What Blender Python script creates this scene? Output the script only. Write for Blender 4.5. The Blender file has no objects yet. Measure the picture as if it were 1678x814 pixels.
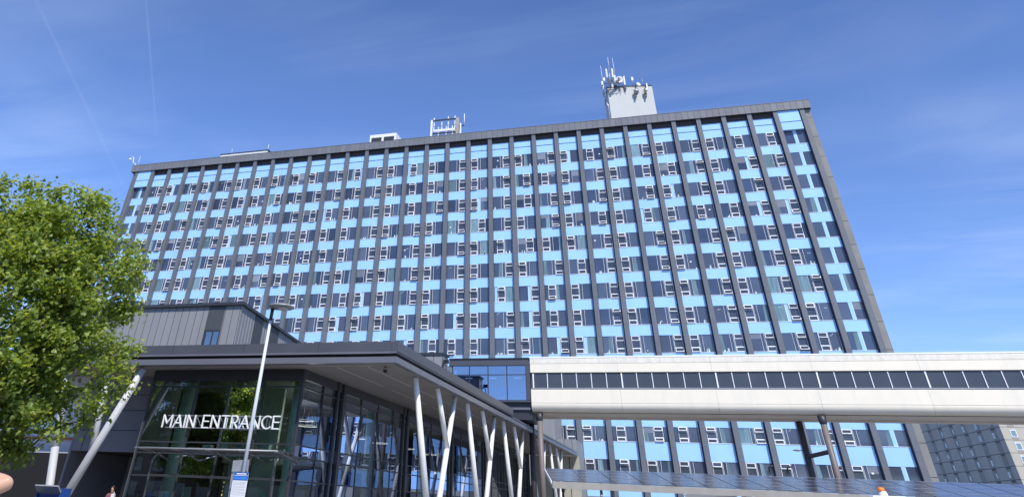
import bpy, bmesh, math, random
import numpy as np
from mathutils import Vector, Matrix, Euler
R = math.radians
PI = math.pi
S = bpy.context.scene
C = S.collection

# ------------------------------------------------------------------ camera
cr = Vector((0.95682, 0.28845, 0.03581)); cu = Vector((0.15664, -0.61548, 0.77243)); cf = Vector((-0.24485, 0.73347, 0.63409))
cam = bpy.data.objects.new('camera', bpy.data.cameras.new('camera')); C.objects.link(cam)
m = Matrix((cr, cu, -cf)).transposed().to_4x4(); m.translation = (0, 0, 1.6); cam.matrix_world = m
cam.data.sensor_width = 36; cam.data.lens = 1080.87 / 1678 * 36
cam.data.shift_x = (839 - 723.38) / 1678; cam.data.shift_y = (-56.44 - 407) / 1678
cam.data.clip_start = 0.1; cam.data.clip_end = 4000
S.camera = cam

# ------------------------------------------------------------------ sun, sky, exposure
SUN_EL, SUN_AZ = 47, 35          # azimuth measured from -Y toward +X
sd = Vector((math.sin(R(SUN_AZ)) * math.cos(R(SUN_EL)), -math.cos(R(SUN_AZ)) * math.cos(R(SUN_EL)), math.sin(R(SUN_EL))))
sl = bpy.data.lights.new('sun', 'SUN'); sl.energy = 4.7; sl.angle = R(0.53); sl.color = (1, 0.95, 0.88)
so = bpy.data.objects.new('sun', sl); C.objects.link(so); so.rotation_euler = sd.to_track_quat('Z', 'Y').to_euler(); so.location = (0, 0, 80)
S.view_settings.view_transform = 'Standard'; S.view_settings.look = 'None'
S.view_settings.gamma = 1; S.view_settings.exposure = 0
S.view_settings.use_curve_mapping = False
S.render.resolution_x = 1024; S.render.resolution_y = 496

W = bpy.data.worlds.new("World"); S.world = W; W.use_nodes = True
wn = W.node_tree; wn.nodes.clear()
def wnode(t, **k):
    n = wn.nodes.new(t)
    for a, b in k.items(): setattr(n, a, b)
    return n
def link(nt, a, b): nt.links.new(a, b)
sky = wnode('ShaderNodeTexSky', sky_type='NISHITA', sun_disc=False, sun_elevation=R(SUN_EL), sun_rotation=R(180 - SUN_AZ),
            altitude=1200, air_density=1.0, dust_density=0.1, ozone_density=4.0)
bg = wnode('ShaderNodeBackground'); bg.inputs[1].default_value = 0.147
wout = wnode('ShaderNodeOutputWorld')
tc = wnode('ShaderNodeTexCoord')
def vmath(op, a, b=None):
    n = wnode('ShaderNodeVectorMath', operation=op)
    for i, v in enumerate((a, b)):
        if v is None: continue
        if hasattr(v, 'is_linked'): wn.links.new(v, n.inputs[i])
        else: n.inputs[i].default_value = v
    return n
def wm(op, a, b=None, clamp=False):
    n = wnode('ShaderNodeMath', operation=op, use_clamp=clamp)
    for i, v in enumerate((a, b)):
        if v is None: continue
        if hasattr(v, 'is_linked'): wn.links.new(v, n.inputs[i])
        else: n.inputs[i].default_value = v
    return n.outputs[0]
D0 = tc.outputs['Generated']
# thin high cirrus: stretched noise on a plane overhead, so it sits at real height, all round the sky
sep = wnode('ShaderNodeSeparateXYZ'); wn.links.new(D0, sep.inputs[0])
zz = wm('MAXIMUM', sep.outputs[2], 0.08)
cmb = wnode('ShaderNodeCombineXYZ'); wn.links.new(wm('DIVIDE', sep.outputs[0], zz), cmb.inputs[0]); wn.links.new(wm('DIVIDE', sep.outputs[1], zz), cmb.inputs[1])
mp = wnode('ShaderNodeMapping'); mp.inputs['Rotation'].default_value = (0, 0, R(35)); mp.inputs['Scale'].default_value = (0.35, 1.1, 1)
wn.links.new(cmb.outputs[0], mp.inputs[0])
nz = wnode('ShaderNodeTexNoise'); nz.inputs['Scale'].default_value = 1.5; nz.inputs['Detail'].default_value = 9; nz.inputs['Roughness'].default_value = 0.55; nz.inputs['Distortion'].default_value = 0.6
wn.links.new(mp.outputs[0], nz.inputs['Vector'])
ramp = wnode('ShaderNodeMapRange'); ramp.inputs[1].default_value = 0.42; ramp.inputs[2].default_value = 0.85; ramp.inputs[3].default_value = 0.0; ramp.inputs[4].default_value = 0.20
wn.links.new(nz.outputs[0], ramp.inputs[0])
nz2 = wnode('ShaderNodeTexNoise'); nz2.inputs['Scale'].default_value = 0.9; nz2.inputs['Detail'].default_value = 3; wn.links.new(cmb.outputs[0], nz2.inputs['Vector'])
rm2 = wnode('ShaderNodeMapRange'); rm2.inputs[1].default_value = 0.40; rm2.inputs[2].default_value = 0.66; wn.links.new(nz2.outputs[0], rm2.inputs[0])
cl = wm('MULTIPLY', ramp.outputs[0], wm('ADD', wm('MULTIPLY', rm2.outputs[0], 1.5), 0.15))
def contrail(p0, p1, w, amt):
    a = Vector(p0).normalized(); b = Vector(p1).normalized(); n = a.cross(b).normalized(); mid = (a + b).normalized(); c = mid.dot(a)
    d = wm('ABSOLUTE', vmath('DOT_PRODUCT', D0, tuple(n)).outputs['Value'])
    line = wm('SUBTRACT', 1.0, wm('DIVIDE', d, w), True)
    ends = wm('MULTIPLY', wm('SUBTRACT', vmath('DOT_PRODUCT', D0, tuple(mid)).outputs['Value'], c), 60, True)
    n2 = wnode('ShaderNodeTexNoise'); n2.inputs['Scale'].default_value = 25; wn.links.new(D0, n2.inputs['Vector'])
    return wm('MULTIPLY', wm('MULTIPLY', wm('MULTIPLY', line, ends), amt), wm('ADD', n2.outputs[0], 0.3))
tot = cl
def pixdir(x, y):
    return cf * 1080.87 + cr * (x - 723.38) - cu * (y + 56.44)
tot = wm('ADD', tot, contrail(pixdir(236, -40), pixdir(258, 235), 0.0018, 0.20))
tot = wm('ADD', tot, contrail(pixdir(30, -60), pixdir(212, 325), 0.0030, 0.06))
mixw = wnode('ShaderNodeMix', data_type='RGBA')
tint = wnode('ShaderNodeMix', data_type='RGBA', blend_type='MULTIPLY'); tint.inputs[0].default_value = 1
wn.links.new(sky.outputs[0], tint.inputs['A']); tint.inputs['B'].default_value = (0.98, 1.08, 1.38, 1)
wn.links.new(tot, mixw.inputs[0]); wn.links.new(tint.outputs['Result'], mixw.inputs['A']); mixw.inputs['B'].default_value = (6.5, 7.6, 9.6, 1)
wn.links.new(mixw.outputs['Result'], bg.inputs[0]); wn.links.new(bg.outputs[0], wout.inputs[0])

# ------------------------------------------------------------------ materials
M = {}
ISL = {}
def mat(name, col, rough=0.6, metal=0.0, var=0.0, scale=3.0, bump=0.0, spec=0.5, ior=None, stretch=(1, 1, 1), coat=0, dirt=None, dscale=0.6, isl=0, dmax=0.55, dfrom=0.5, dz=0.18):
    mt = bpy.data.materials.new(name); mt.use_nodes = True; nt = mt.node_tree; b = nt.nodes['Principled BSDF']
    b.inputs['Base Color'].default_value = (*col, 1); b.inputs['Roughness'].default_value = rough; b.inputs['Metallic'].default_value = metal
    b.inputs['Specular IOR Level'].default_value = spec
    if ior: b.inputs['IOR'].default_value = ior
    if coat: b.inputs['Coat Weight'].default_value = coat
    t = nt.nodes.new('ShaderNodeTexCoord'); mpn = nt.nodes.new('ShaderNodeMapping'); mpn.inputs['Scale'].default_value = stretch
    nt.links.new(t.outputs['Object'], mpn.inputs[0])
    last = None
    if var:
        n = nt.nodes.new('ShaderNodeTexNoise'); n.inputs['Scale'].default_value = scale; n.inputs['Detail'].default_value = 6; nt.links.new(mpn.outputs[0], n.inputs['Vector'])
        r_ = nt.nodes.new('ShaderNodeMapRange'); r_.inputs[1].default_value = 0.25; r_.inputs[2].default_value = 0.75; r_.inputs[3].default_value = 1 - var; r_.inputs[4].default_value = 1 + var
        nt.links.new(n.outputs[0], r_.inputs[0])
        v = nt.nodes.new('ShaderNodeVectorMath'); v.operation = 'SCALE'; v.inputs[0].default_value = col; nt.links.new(r_.outputs[0], v.inputs['Scale'])
        nt.links.new(v.outputs[0], b.inputs['Base Color']); last = v.outputs[0]
        rr = nt.nodes.new('ShaderNodeMapRange'); rr.inputs[3].default_value = max(0.02, rough - 0.06); rr.inputs[4].default_value = min(1, rough + 0.08); nt.links.new(n.outputs[0], rr.inputs[0])
        nt.links.new(rr.outputs[0], b.inputs['Roughness'])
    if dirt:
        n = nt.nodes.new('ShaderNodeTexNoise'); n.inputs['Scale'].default_value = dscale; n.inputs['Detail'].default_value = 8; n.inputs['Roughness'].default_value = 0.7
        m2 = nt.nodes.new('ShaderNodeMapping'); m2.inputs['Scale'].default_value = (1, 1, dz); nt.links.new(t.outputs['Object'], m2.inputs[0]); nt.links.new(m2.outputs[0], n.inputs['Vector'])
        r_ = nt.nodes.new('ShaderNodeMapRange'); r_.inputs[1].default_value = dfrom; r_.inputs[2].default_value = 0.8; r_.inputs[4].default_value = dmax; nt.links.new(n.outputs[0], r_.inputs[0])
        mx = nt.nodes.new('ShaderNodeMix'); mx.data_type = 'RGBA'; nt.links.new(r_.outputs[0], mx.inputs[0]); mx.inputs['B'].default_value = (*dirt, 1)
        if last: nt.links.new(last, mx.inputs['A'])
        else: mx.inputs['A'].default_value = (*col, 1)
        nt.links.new(mx.outputs['Result'], b.inputs['Base Color'])
    if isl:     # every separate panel or pane gets its own slight tone
        gi = nt.nodes.new('ShaderNodeNewGeometry'); ri = nt.nodes.new('ShaderNodeMapRange'); ri.inputs[3].default_value = 1 - isl; ri.inputs[4].default_value = 1 + isl; nt.links.new(gi.outputs['Random Per Island'], ri.inputs[0])
        vi = nt.nodes.new('ShaderNodeVectorMath'); vi.operation = 'SCALE'; nt.links.new(ri.outputs[0], vi.inputs['Scale'])
        src = b.inputs['Base Color'].links[0].from_socket if b.inputs['Base Color'].is_linked else None
        if src: nt.links.new(src, vi.inputs[0])
        else: vi.inputs[0].default_value = col
        nt.links.new(vi.outputs[0], b.inputs['Base Color'])
    if bump:
        n = nt.nodes.new('ShaderNodeTexNoise'); n.inputs['Scale'].default_value = scale * 4; n.inputs['Detail'].default_value = 5; nt.links.new(mpn.outputs[0], n.inputs['Vector'])
        bp = nt.nodes.new('ShaderNodeBump'); bp.inputs['Strength'].default_value = bump; bp.inputs['Distance'].default_value = 0.02; nt.links.new(n.outputs[0], bp.inputs['Height']); nt.links.new(bp.outputs[0], b.inputs['Normal'])
    M[name] = mt
    return mt
mat('fin_metal', (0.138, 0.150, 0.172), 0.5, isl=0.05, var=0.09, scale=0.9, stretch=(1, 1, 0.5))
mat('fascia_metal', (0.175, 0.182, 0.200), 0.5, isl=0.07, var=0.08, scale=0.8)
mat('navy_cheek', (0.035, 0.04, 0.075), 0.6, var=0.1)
mat('seam_dark', (0.02, 0.02, 0.025), 0.7)
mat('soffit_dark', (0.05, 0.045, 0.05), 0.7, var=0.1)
mat('blue_panel', (0.37, 0.64, 1.0), 0.32, var=0.04, scale=0.5, isl=0.035, dirt=(0.27, 0.46, 0.66), dscale=1.6, dmax=0.35, dfrom=0.55, dz=0.08)
mat('white_frame', (0.86, 0.87, 0.88), 0.35, var=0.04)
mat('glass_dark', (0.046, 0.066, 0.115), 0.06, ior=1.75, var=0.3, scale=0.35, isl=0.35, bump=0.06)
mat('glass_slate', (0.074, 0.096, 0.145), 0.08, ior=1.75, var=0.25, scale=0.3, isl=0.3, bump=0.06)
mat('glass_mauve', (0.070, 0.086, 0.135), 0.12, ior=1.6, var=0.2, scale=0.4)
mat('glass_sash', (0.050, 0.062, 0.088), 0.08, ior=1.6, var=0.3, scale=1.2)
mat('curtain_teal', (0.15, 0.25, 0.30), 0.35, isl=0.35, var=0.35, scale=2.2, stretch=(3, 1, 0.25))
mat('blind_grey', (0.19, 0.22, 0.27), 0.4, isl=0.35, var=0.1)
mat('clutter_white', (0.55, 0.68, 0.70), 0.5, var=0.4, scale=6)
mat('concrete_side', (0.24, 0.24, 0.23), 0.75, var=0.15, scale=0.5, dirt=(0.15, 0.15, 0.14), dscale=0.5)
mat('plant_wall', (0.54, 0.555, 0.54), 0.7, var=0.04, scale=0.5, dirt=(0.45, 0.46, 0.44), dscale=0.9)
mat('cream_panel', (0.86, 0.79, 0.64), 0.55, var=0.03, scale=0.7, dirt=(0.66, 0.64, 0.56), dscale=0.9, dmax=0.6)
mat('cream_stained', (0.83, 0.78, 0.67), 0.6, var=0.05, scale=1.5, dirt=(0.50, 0.49, 0.40), dscale=2.2, dmax=0.75, dfrom=0.42, dz=0.5)
mat('gutter_beige', (0.29, 0.275, 0.245), 0.6, var=0.12, scale=1.5)
mat('bridge_soffit', (0.68, 0.63, 0.56), 0.8, var=0.1, scale=1.0)
mat('bridge_glass', (0.055, 0.062, 0.075), 0.15, ior=1.5, var=0.2, scale=0.5)
mat('brown_column', (0.17, 0.145, 0.14), 0.5, var=0.12, scale=2)
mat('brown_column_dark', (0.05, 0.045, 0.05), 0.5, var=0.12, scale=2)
mat('dark_frame', (0.035, 0.038, 0.045), 0.45, var=0.1)
mat('canopy_metal', (0.075, 0.080, 0.095), 0.42, var=0.10, scale=0.7, metal=0.0)
mat('canopy_trim', (0.14, 0.145, 0.17), 0.35, var=0.08, scale=0.7)
mat('soffit_board', (0.225, 0.21, 0.20), 0.8, var=0.05, scale=0.6)
mat('soffit_line', (0.62, 0.6, 0.57), 0.8)
mat('zinc_panel', (0.25, 0.255, 0.26), 0.55, var=0.06, scale=0.9, stretch=(3, 3, 0.3))
mat('zinc_seam', (0.36, 0.37, 0.38), 0.5)
mat('brown_panel', (0.065, 0.07, 0.075), 0.55, var=0.1, stretch=(6, 6, 0.3), scale=1.5)
mat('slate_cladding', (0.17, 0.175, 0.20), 0.6, var=0.12, scale=0.6)
mat('shade_black', (0.008, 0.008, 0.010), 0.9)  # shade of the open recess put into a near black colour
mat('white_paint', (0.82, 0.82, 0.80), 0.4, var=0.04, scale=2, dirt=(0.55, 0.55, 0.52), dscale=1.4)
mat('shaded_white_paint', (0.52, 0.53, 0.54), 0.5, var=0.06, scale=2, dirt=(0.4, 0.4, 0.38), dscale=1.4)  # white column paint greyed to carry the tree and canopy shade
mat('pole_paint', (0.62, 0.65, 0.68), 0.4, var=0.05, scale=3)
mat('letter_white', (0.85, 0.86, 0.86), 0.35)
mat('steel_dark', (0.10, 0.10, 0.11), 0.4, metal=0.3, var=0.1)
mat('steel', (0.42, 0.42, 0.43), 0.35, metal=0.6, var=0.1)
mat('green_column', (0.66, 0.85, 0.74), 0.5, var=0.08)
mat('interior_dark', (0.12, 0.13, 0.13), 0.8, var=0.2, scale=0.5)
mat('interior_floor', (0.42, 0.44, 0.42), 0.6, var=0.1)
mat('beige_wall', (0.40, 0.385, 0.32), 0.8, var=0.1, scale=0.8, dirt=(0.25, 0.24, 0.2))
mat('asphalt', (0.055, 0.055, 0.057), 0.9, var=0.2, scale=4, bump=0.3)
mat('paving', (0.32, 0.31, 0.29), 0.85, var=0.12, scale=1.5, bump=0.2)
mat('rear_concrete', (0.36, 0.34, 0.30), 0.8, var=0.1, scale=0.3)
mat('rear_side', (0.56, 0.50, 0.42), 0.8, var=0.1, scale=0.3)
mat('rear_light', (0.50, 0.475, 0.40), 0.8, var=0.06, scale=0.3)
mat('rear_dark', (0.36, 0.325, 0.29), 0.7, var=0.1)
mat('rear_band', (0.16, 0.15, 0.14), 0.8)
mat('rear_glass', (0.20, 0.30, 0.36), 0.15, ior=1.6)
mat('grey_galv', (0.36, 0.37, 0.38), 0.45, metal=0.3, var=0.1, scale=6)
mat('sign_blue', (0.02, 0.10, 0.42), 0.5)
mat('sign_blue_light', (0.05, 0.22, 0.66), 0.5)
mat('sign_white', (0.78, 0.79, 0.80), 0.5)
mat('ink_grey', (0.35, 0.36, 0.38), 0.6)
mat('skin', (0.62, 0.36, 0.24), 0.5, var=0.05, scale=8)
mat('skin_brown', (0.28, 0.14, 0.08), 0.5, var=0.05, scale=8)
mat('hair_dark', (0.02, 0.014, 0.010), 0.6, var=0.2, scale=20)
mat('hair_fair', (0.28, 0.17, 0.08), 0.6, var=0.2, scale=20)
mat('cloth_navy', (0.03, 0.05, 0.16), 0.85, var=0.12, scale=6)
mat('cloth_white', (0.70, 0.71, 0.74), 0.85, var=0.06, scale=6)
mat('cloth_pink', (0.20, 0.07, 0.10), 0.85, var=0.1, scale=6)
mat('cloth_dark', (0.03, 0.03, 0.035), 0.85, var=0.1)
mat('brick', (0.22, 0.11, 0.075), 0.85, var=0.2, scale=2)
mat('bark', (0.065, 0.07, 0.05), 0.9, var=0.35, scale=3, bump=0.8, stretch=(1, 1, 0.4))
mat('yellow_sign', (0.75, 0.68, 0.04), 0.5)
mat('black_print', (0.01, 0.01, 0.01), 0.6)
mat('amber', (0.80, 0.22, 0.02), 0.25)
mat('van_white', (0.82, 0.82, 0.82), 0.25, coat=0.6)
mat('tyre', (0.02, 0.02, 0.02), 0.85)
mat('kiosk_blue', (0.02, 0.07, 0.28), 0.4, var=0.05)
mat('red_cloth', (0.42, 0.03, 0.035), 0.7, var=0.1)
mat('lime_paper', (0.42, 0.60, 0.52), 0.6, var=0.3, scale=9)
mat('rust', (0.42, 0.16, 0.05), 0.8, var=0.3, scale=6)
mat('pale_render', (0.62, 0.64, 0.68), 0.7, var=0.06, scale=0.6)
mat('hose_yellow', (0.6, 0.52, 0.12), 0.6)

def glass_mat(name, tintc, fac, rough=0.0, ior=1.8, gcol=(0.85, 0.92, 1)):
    mt = bpy.data.materials.new(name); mt.use_nodes = True; nt = mt.node_tree; nt.nodes.clear()
    o = nt.nodes.new('ShaderNodeOutputMaterial'); mx = nt.nodes.new('ShaderNodeMixShader'); tr = nt.nodes.new('ShaderNodeBsdfTransparent'); gl = nt.nodes.new('ShaderNodeBsdfGlossy')
    tr.inputs[0].default_value = (*tintc, 1); gl.inputs['Roughness'].default_value = rough; gl.inputs[0].default_value = (*gcol, 1)
    fr = nt.nodes.new('ShaderNodeFresnel'); fr.inputs[0].default_value = ior
    a = nt.nodes.new('ShaderNodeMath'); a.operation = 'ADD'; a.use_clamp = True; a.inputs[1].default_value = fac; nt.links.new(fr.outputs[0], a.inputs[0])
    t = nt.nodes.new('ShaderNodeTexCoord'); n = nt.nodes.new('ShaderNodeTexNoise'); n.inputs['Scale'].default_value = 0.7; nt.links.new(t.outputs['Object'], n.inputs['Vector'])
    bp = nt.nodes.new('ShaderNodeBump'); bp.inputs['Strength'].default_value = 0.12; bp.inputs['Distance'].default_value = 0.02; nt.links.new(n.outputs[0], bp.inputs['Height']); nt.links.new(bp.outputs[0], gl.inputs['Normal'])
    nt.links.new(a.outputs[0], mx.inputs[0]); nt.links.new(tr.outputs[0], mx.inputs[1]); nt.links.new(gl.outputs[0], mx.inputs[2]); nt.links.new(mx.outputs[0], o.inputs[0])
    M[name] = mt
glass_mat('clear_glass', (0.66, 0.84, 0.79), 0.08, ior=2.0)
glass_mat('side_glass', (0.34, 0.42, 0.52), 0.10, ior=1.8, gcol=(0.50, 0.58, 0.76))
glass_mat('link_glass', (0.35, 0.50, 0.72), 0.22, ior=1.9)
def solar_mat():
    mt = mat('solar_cell', (0.060, 0.066, 0.090), 0.16, ior=1.8, var=0.2, scale=1)
    return mt
solar_mat()
def leaf_mat(name, c1, c2, c3):
    mt = bpy.data.materials.new(name); mt.use_nodes = True; nt = mt.node_tree; nt.nodes.clear()
    o = nt.nodes.new('ShaderNodeOutputMaterial'); g = nt.nodes.new('ShaderNodeNewGeometry'); rp = nt.nodes.new('ShaderNodeValToRGB')
    rp.color_ramp.elements[0].color = (*c1, 1); rp.color_ramp.elements[1].color = (*c3, 1); e = rp.color_ramp.elements.new(0.55); e.color = (*c2, 1)
    nt.links.new(g.outputs['Random Per Island'], rp.inputs[0])
    b = nt.nodes.new('ShaderNodeBsdfPrincipled'); b.inputs['Roughness'].default_value = 0.42; nt.links.new(rp.outputs[0], b.inputs['Base Color'])
    t = nt.nodes.new('ShaderNodeBsdfTranslucent'); h = nt.nodes.new('ShaderNodeMix'); h.data_type = 'RGBA'; h.blend_type = 'MULTIPLY'; h.inputs[0].default_value = 1
    nt.links.new(rp.outputs[0], h.inputs['A']); h.inputs['B'].default_value = (2.3, 2.0, 0.7, 1); nt.links.new(h.outputs['Result'], t.inputs[0])
    mx = nt.nodes.new('ShaderNodeMixShader'); mx.inputs[0].default_value = 0.5
    nt.links.new(b.outputs[0], mx.inputs[1]); nt.links.new(t.outputs[0], mx.inputs[2]); nt.links.new(mx.outputs[0], o.inputs[0])
    M[name] = mt
leaf_mat('leaf', (0.120, 0.180, 0.042), (0.215, 0.300, 0.078), (0.38, 0.46, 0.17))
def emit_mat(name, col, st):
    mt = bpy.data.materials.new(name); mt.use_nodes = True; b = mt.node_tree.nodes['Principled BSDF']
    b.inputs['Base Color'].default_value = (*col, 1); b.inputs['Emission Color'].default_value = (*col, 1); b.inputs['Emission Strength'].default_value = st; M[name] = mt
emit_mat('lamp_glow', (1.0, 0.9, 0.7), 0.8)
emit_mat('tube_glow', (0.9, 0.95, 1.0), 0.9)

# ------------------------------------------------------------------ mesh helper
class MB:
    def __init__(s): s.v = []; s.f = []; s.mi = []; s.mats = []; s.sm = []
    def m(s, name):
        if name not in s.mats: s.mats.append(name)
        return s.mats.index(name)
    def face(s, pts, mn, smooth=False):
        i = len(s.v); s.v += [tuple(p) for p in pts]; s.f.append(tuple(range(i, i + len(pts)))); s.mi.append(s.m(mn)); s.sm.append(smooth)
    def box(s, x0, x1, y0, y1, z0, z1, mn, mat4=None):
        P = [(x0, y0, z0), (x1, y0, z0), (x1, y1, z0), (x0, y1, z0), (x0, y0, z1), (x1, y0, z1), (x1, y1, z1), (x0, y1, z1)]
        s.hexa(P, mn, mat4)
    def hexa(s, P, mn, mat4=None):
        if mat4 is not None: P = [tuple(mat4 @ Vector(p)) for p in P]
        i = len(s.v); s.v += [tuple(p) for p in P]; k = s.m(mn)
        for f in ((0, 3, 2, 1), (4, 5, 6, 7), (0, 1, 5, 4), (1, 2, 6, 5), (2, 3, 7, 6), (3, 0, 4, 7)):
            s.f.append(tuple(i + a for a in f)); s.mi.append(k); s.sm.append(False)
    def tube(s, a, b, r0, r1=None, mn='steel', n=12, caps=True, path=None):
        r1 = r0 if r1 is None else r1
        s.path([a, b], [r0, r1], mn, n, caps)
    def path(s, pts, rad, mn, n=10, caps=True):
        pts = [Vector(p) for p in pts]; k = s.m(mn)
        if not hasattr(rad, '__len__'): rad = [rad] * len(pts)
        rings = []
        prev = None
        for j, p in enumerate(pts):
            d = (pts[min(j + 1, len(pts) - 1)] - pts[max(j - 1, 0)]).normalized()
            if prev is None:
                u = d.orthogonal().normalized()
            else:
                u = (prev - d * prev.dot(d)).normalized()
            prev = u; w = d.cross(u); i = len(s.v)
            for q in range(n):
                t = 2 * PI * q / n; s.v.append(tuple(p + (u * math.cos(t) + w * math.sin(t)) * rad[j]))
            rings.append(i)
        for a, b in zip(rings, rings[1:]):
            for q in range(n):
                s.f.append((a + q, a + (q + 1) % n, b + (q + 1) % n, b + q)); s.mi.append(k); s.sm.append(True)
        if caps:
            s.f.append(tuple(rings[0] + q for q in range(n))[::-1]); s.mi.append(k); s.sm.append(False)
            s.f.append(tuple(rings[-1] + q for q in range(n))); s.mi.append(k); s.sm.append(False)
    def lathe(s, c, prof, mn, n=24, mat3=None):
        k = s.m(mn); rings = []
        c = Vector(c)
        for r, z in prof:
            i = len(s.v)
            for q in range(n):
                t = 2 * PI * q / n; p = Vector((r * math.cos(t), r * math.sin(t), z))
                if mat3 is not None: p = mat3 @ p
                s.v.append(tuple(c + p))
            rings.append(i)
        for a, b in zip(rings, rings[1:]):
            for q in range(n):
                s.f.append((a + q, a + (q + 1) % n, b + (q + 1) % n, b + q)); s.mi.append(k); s.sm.append(True)
    def prism(s, prof, x0, x1, mn, axis='x', smooth=False):
        # prof: list of (y,z), extruded along x
        k = s.m(mn); i = len(s.v); n = len(prof)
        for x in (x0, x1):
            for y, z in prof: s.v.append((x, y, z) if axis == 'x' else (y, x, z))
        for q in range(n):
            s.f.append((i + q, i + (q + 1) % n, i + n + (q + 1) % n, i + n + q)); s.mi.append(k); s.sm.append(smooth)
        s.f.append(tuple(i + q for q in range(n))[::-1]); s.mi.append(k); s.sm.append(False)
        s.f.append(tuple(i + n + q for q in range(n))); s.mi.append(k); s.sm.append(False)
    def build(s, name, parent=None, bevel=0, offset=None, fix=False):
        me = bpy.data.meshes.new(name)
        v = s.v
        if parent is not None:
            l = Vector(parent_world(parent)); v = [(a - l.x, b - l.y, c - l.z) for a, b, c in v]
        if parent is None and s.v:
            # origin at the base centre
            xs = [a[0] for a in v]; ys = [a[1] for a in v]; zs = [a[2] for a in v]
            o_ = Vector(((min(xs) + max(xs)) / 2, (min(ys) + max(ys)) / 2, min(zs)))
            v = [(a - o_.x, b - o_.y, c - o_.z) for a, b, c in v]
        me.from_pydata(v, [], s.f); me.update()
        for mn in s.mats: me.materials.append(M[mn])
        me.polygons.foreach_set('material_index', s.mi); me.polygons.foreach_set('use_smooth', s.sm)
        bm = bmesh.new(); bm.from_mesh(me); bmesh.ops.recalc_face_normals(bm, faces=bm.faces); bm.to_mesh(me); bm.free()
        o = bpy.data.objects.new(name, me); C.objects.link(o)
        if parent is not None: o.parent = parent
        else: o.location = o_
        if bevel:
            b = o.modifiers.new('bevel', 'BEVEL'); b.width = bevel; b.segments = 2; b.limit_method = 'ANGLE'; b.harden_normals = False
        return o
WP = {}
def parent_world(o):
    p = Vector((0, 0, 0))
    while o is not None:
        p += o.location; o = o.parent
    return p
def thing(name, label, cat, loc=(0, 0, 0), group=None, kind=None):
    o = bpy.data.objects.new(name, None); C.objects.link(o); o.location = loc; o.empty_display_size = 0.3
    tag(o, label, cat, group, kind); return o
def tag(o, label=None, cat=None, group=None, kind=None):
    if label: o['label'] = label
    if cat: o['category'] = cat
    if group: o['group'] = group
    if kind: o['kind'] = kind
    return o
rnd = random.Random(11)

# ================================================================== GROUND
g = MB(); g.face([(-700, -500, 0), (700, -500, 0), (700, 1500, 0), (-700, 1500, 0)], 'asphalt')
tag(g.build('ground'), 'dark asphalt ground around the hospital', 'ground', kind='structure')
g = MB(); g.box(-60, 62, 26, 100, 0.004, 0.12, 'paving'); tag(g.build('pavement'), 'pale forecourt paving before the entrance, spread wide to bounce light upward', 'pavement', kind='structure')  # unseen paving, extended and kept pale to bounce light onto the bridge soffit
g = MB(); g.box(-28, 30, -14, 12, 0.004, 0.11, 'paving'); tag(g.build('pavement'), 'pale paving under the viewpoint', 'pavement', kind='structure')

# ================================================================== TOWER
BAY = 3.7; X0 = -94.59; YD = 101.68; NB = 32; REC = 0.6; YG = YD + REC
XR = X0 + NB * BAY + 0.64
ZT = 49.82
tower = thing('tower_block', 'tall slab tower with sky blue panels, grey vertical fins and rows of windows', 'building', (X0 + 59, YD, 0))
# carcass (dark box behind the facade)
b = MB(); b.box(X0 + 0.1, XR - 0.1, YG + 0.06, YD + 17, 0, ZT + 0.9, 'soffit_dark'); b.build('core_wall', tower)
b = MB()
z = 0.0
for k in range(17):   # side panels with joints, right end and left end
    for (xa, xb) in ((XR - 0.098, XR + 0.03), (X0 - 0.03, X0 + 0.098)):
        for j in range(4):
            b.box(xa, xb, YD + 0.75 + j * 4.0, YD + 0.75 + j * 4.0 + 3.96, z + 0.02, z + 3.0, 'concrete_side')
    z += 3.03
b.build('end_wall', tower)
b = MB(); z = 0.0
while z < ZT - 0.1:
    z2 = min(z + 2.98, ZT - 0.03)
    b.box(XR + 0.02, XR + 0.84, YD + 0.32, YD + 0.74, z, z2, 'concrete_side'); b.box(XR + 0.5, XR + 0.86, YD + 0.40, YD + 0.72, z2 + 0.002, z2 + 0.048, 'seam_dark')
    z += 3.03
b.build('end_strip', tower)
b = MB(); b.box(X0 - 0.62, X0 - 0.035, YD + 0.32, YD + 0.74, 0, ZT - 0.03, 'fin_metal'); b.build('end_strip', tower)
for i in range(NB + 1):
    b = MB(); x = X0 + i * BAY
    zz0 = 0.0; segs = [0, 3.3] + [44.71 - 3.317 * k for k in range(11, -1, -1)] + [ZT - 0.002]
    for a, c in zip(segs[::1], segs[1:]):
        if c - a < 0.1: continue
        b.box(x, x + 0.64, YD, YG + 0.2, a + 0.006, c - 0.006, 'fin_metal')
    if i == NB or i == 0:
        xx = (x + 0.645, x + 0.67) if i == NB else (x - 0.03, x - 0.005)
        b.box(xx[0], xx[1], YD + 0.03, YD + 0.74, 0, ZT - 0.01, 'fin_metal')
    b.build('facade_fin', tower)
# dark cheeks beside every fin and dark louvre strips under the eaves
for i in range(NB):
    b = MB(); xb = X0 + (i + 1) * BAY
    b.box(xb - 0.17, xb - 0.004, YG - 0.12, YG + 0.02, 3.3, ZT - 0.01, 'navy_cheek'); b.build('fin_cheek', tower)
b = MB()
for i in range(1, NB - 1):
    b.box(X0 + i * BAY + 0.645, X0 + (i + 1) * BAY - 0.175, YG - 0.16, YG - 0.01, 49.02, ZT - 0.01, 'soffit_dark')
b.build('eaves_louvre', tower)
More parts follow.
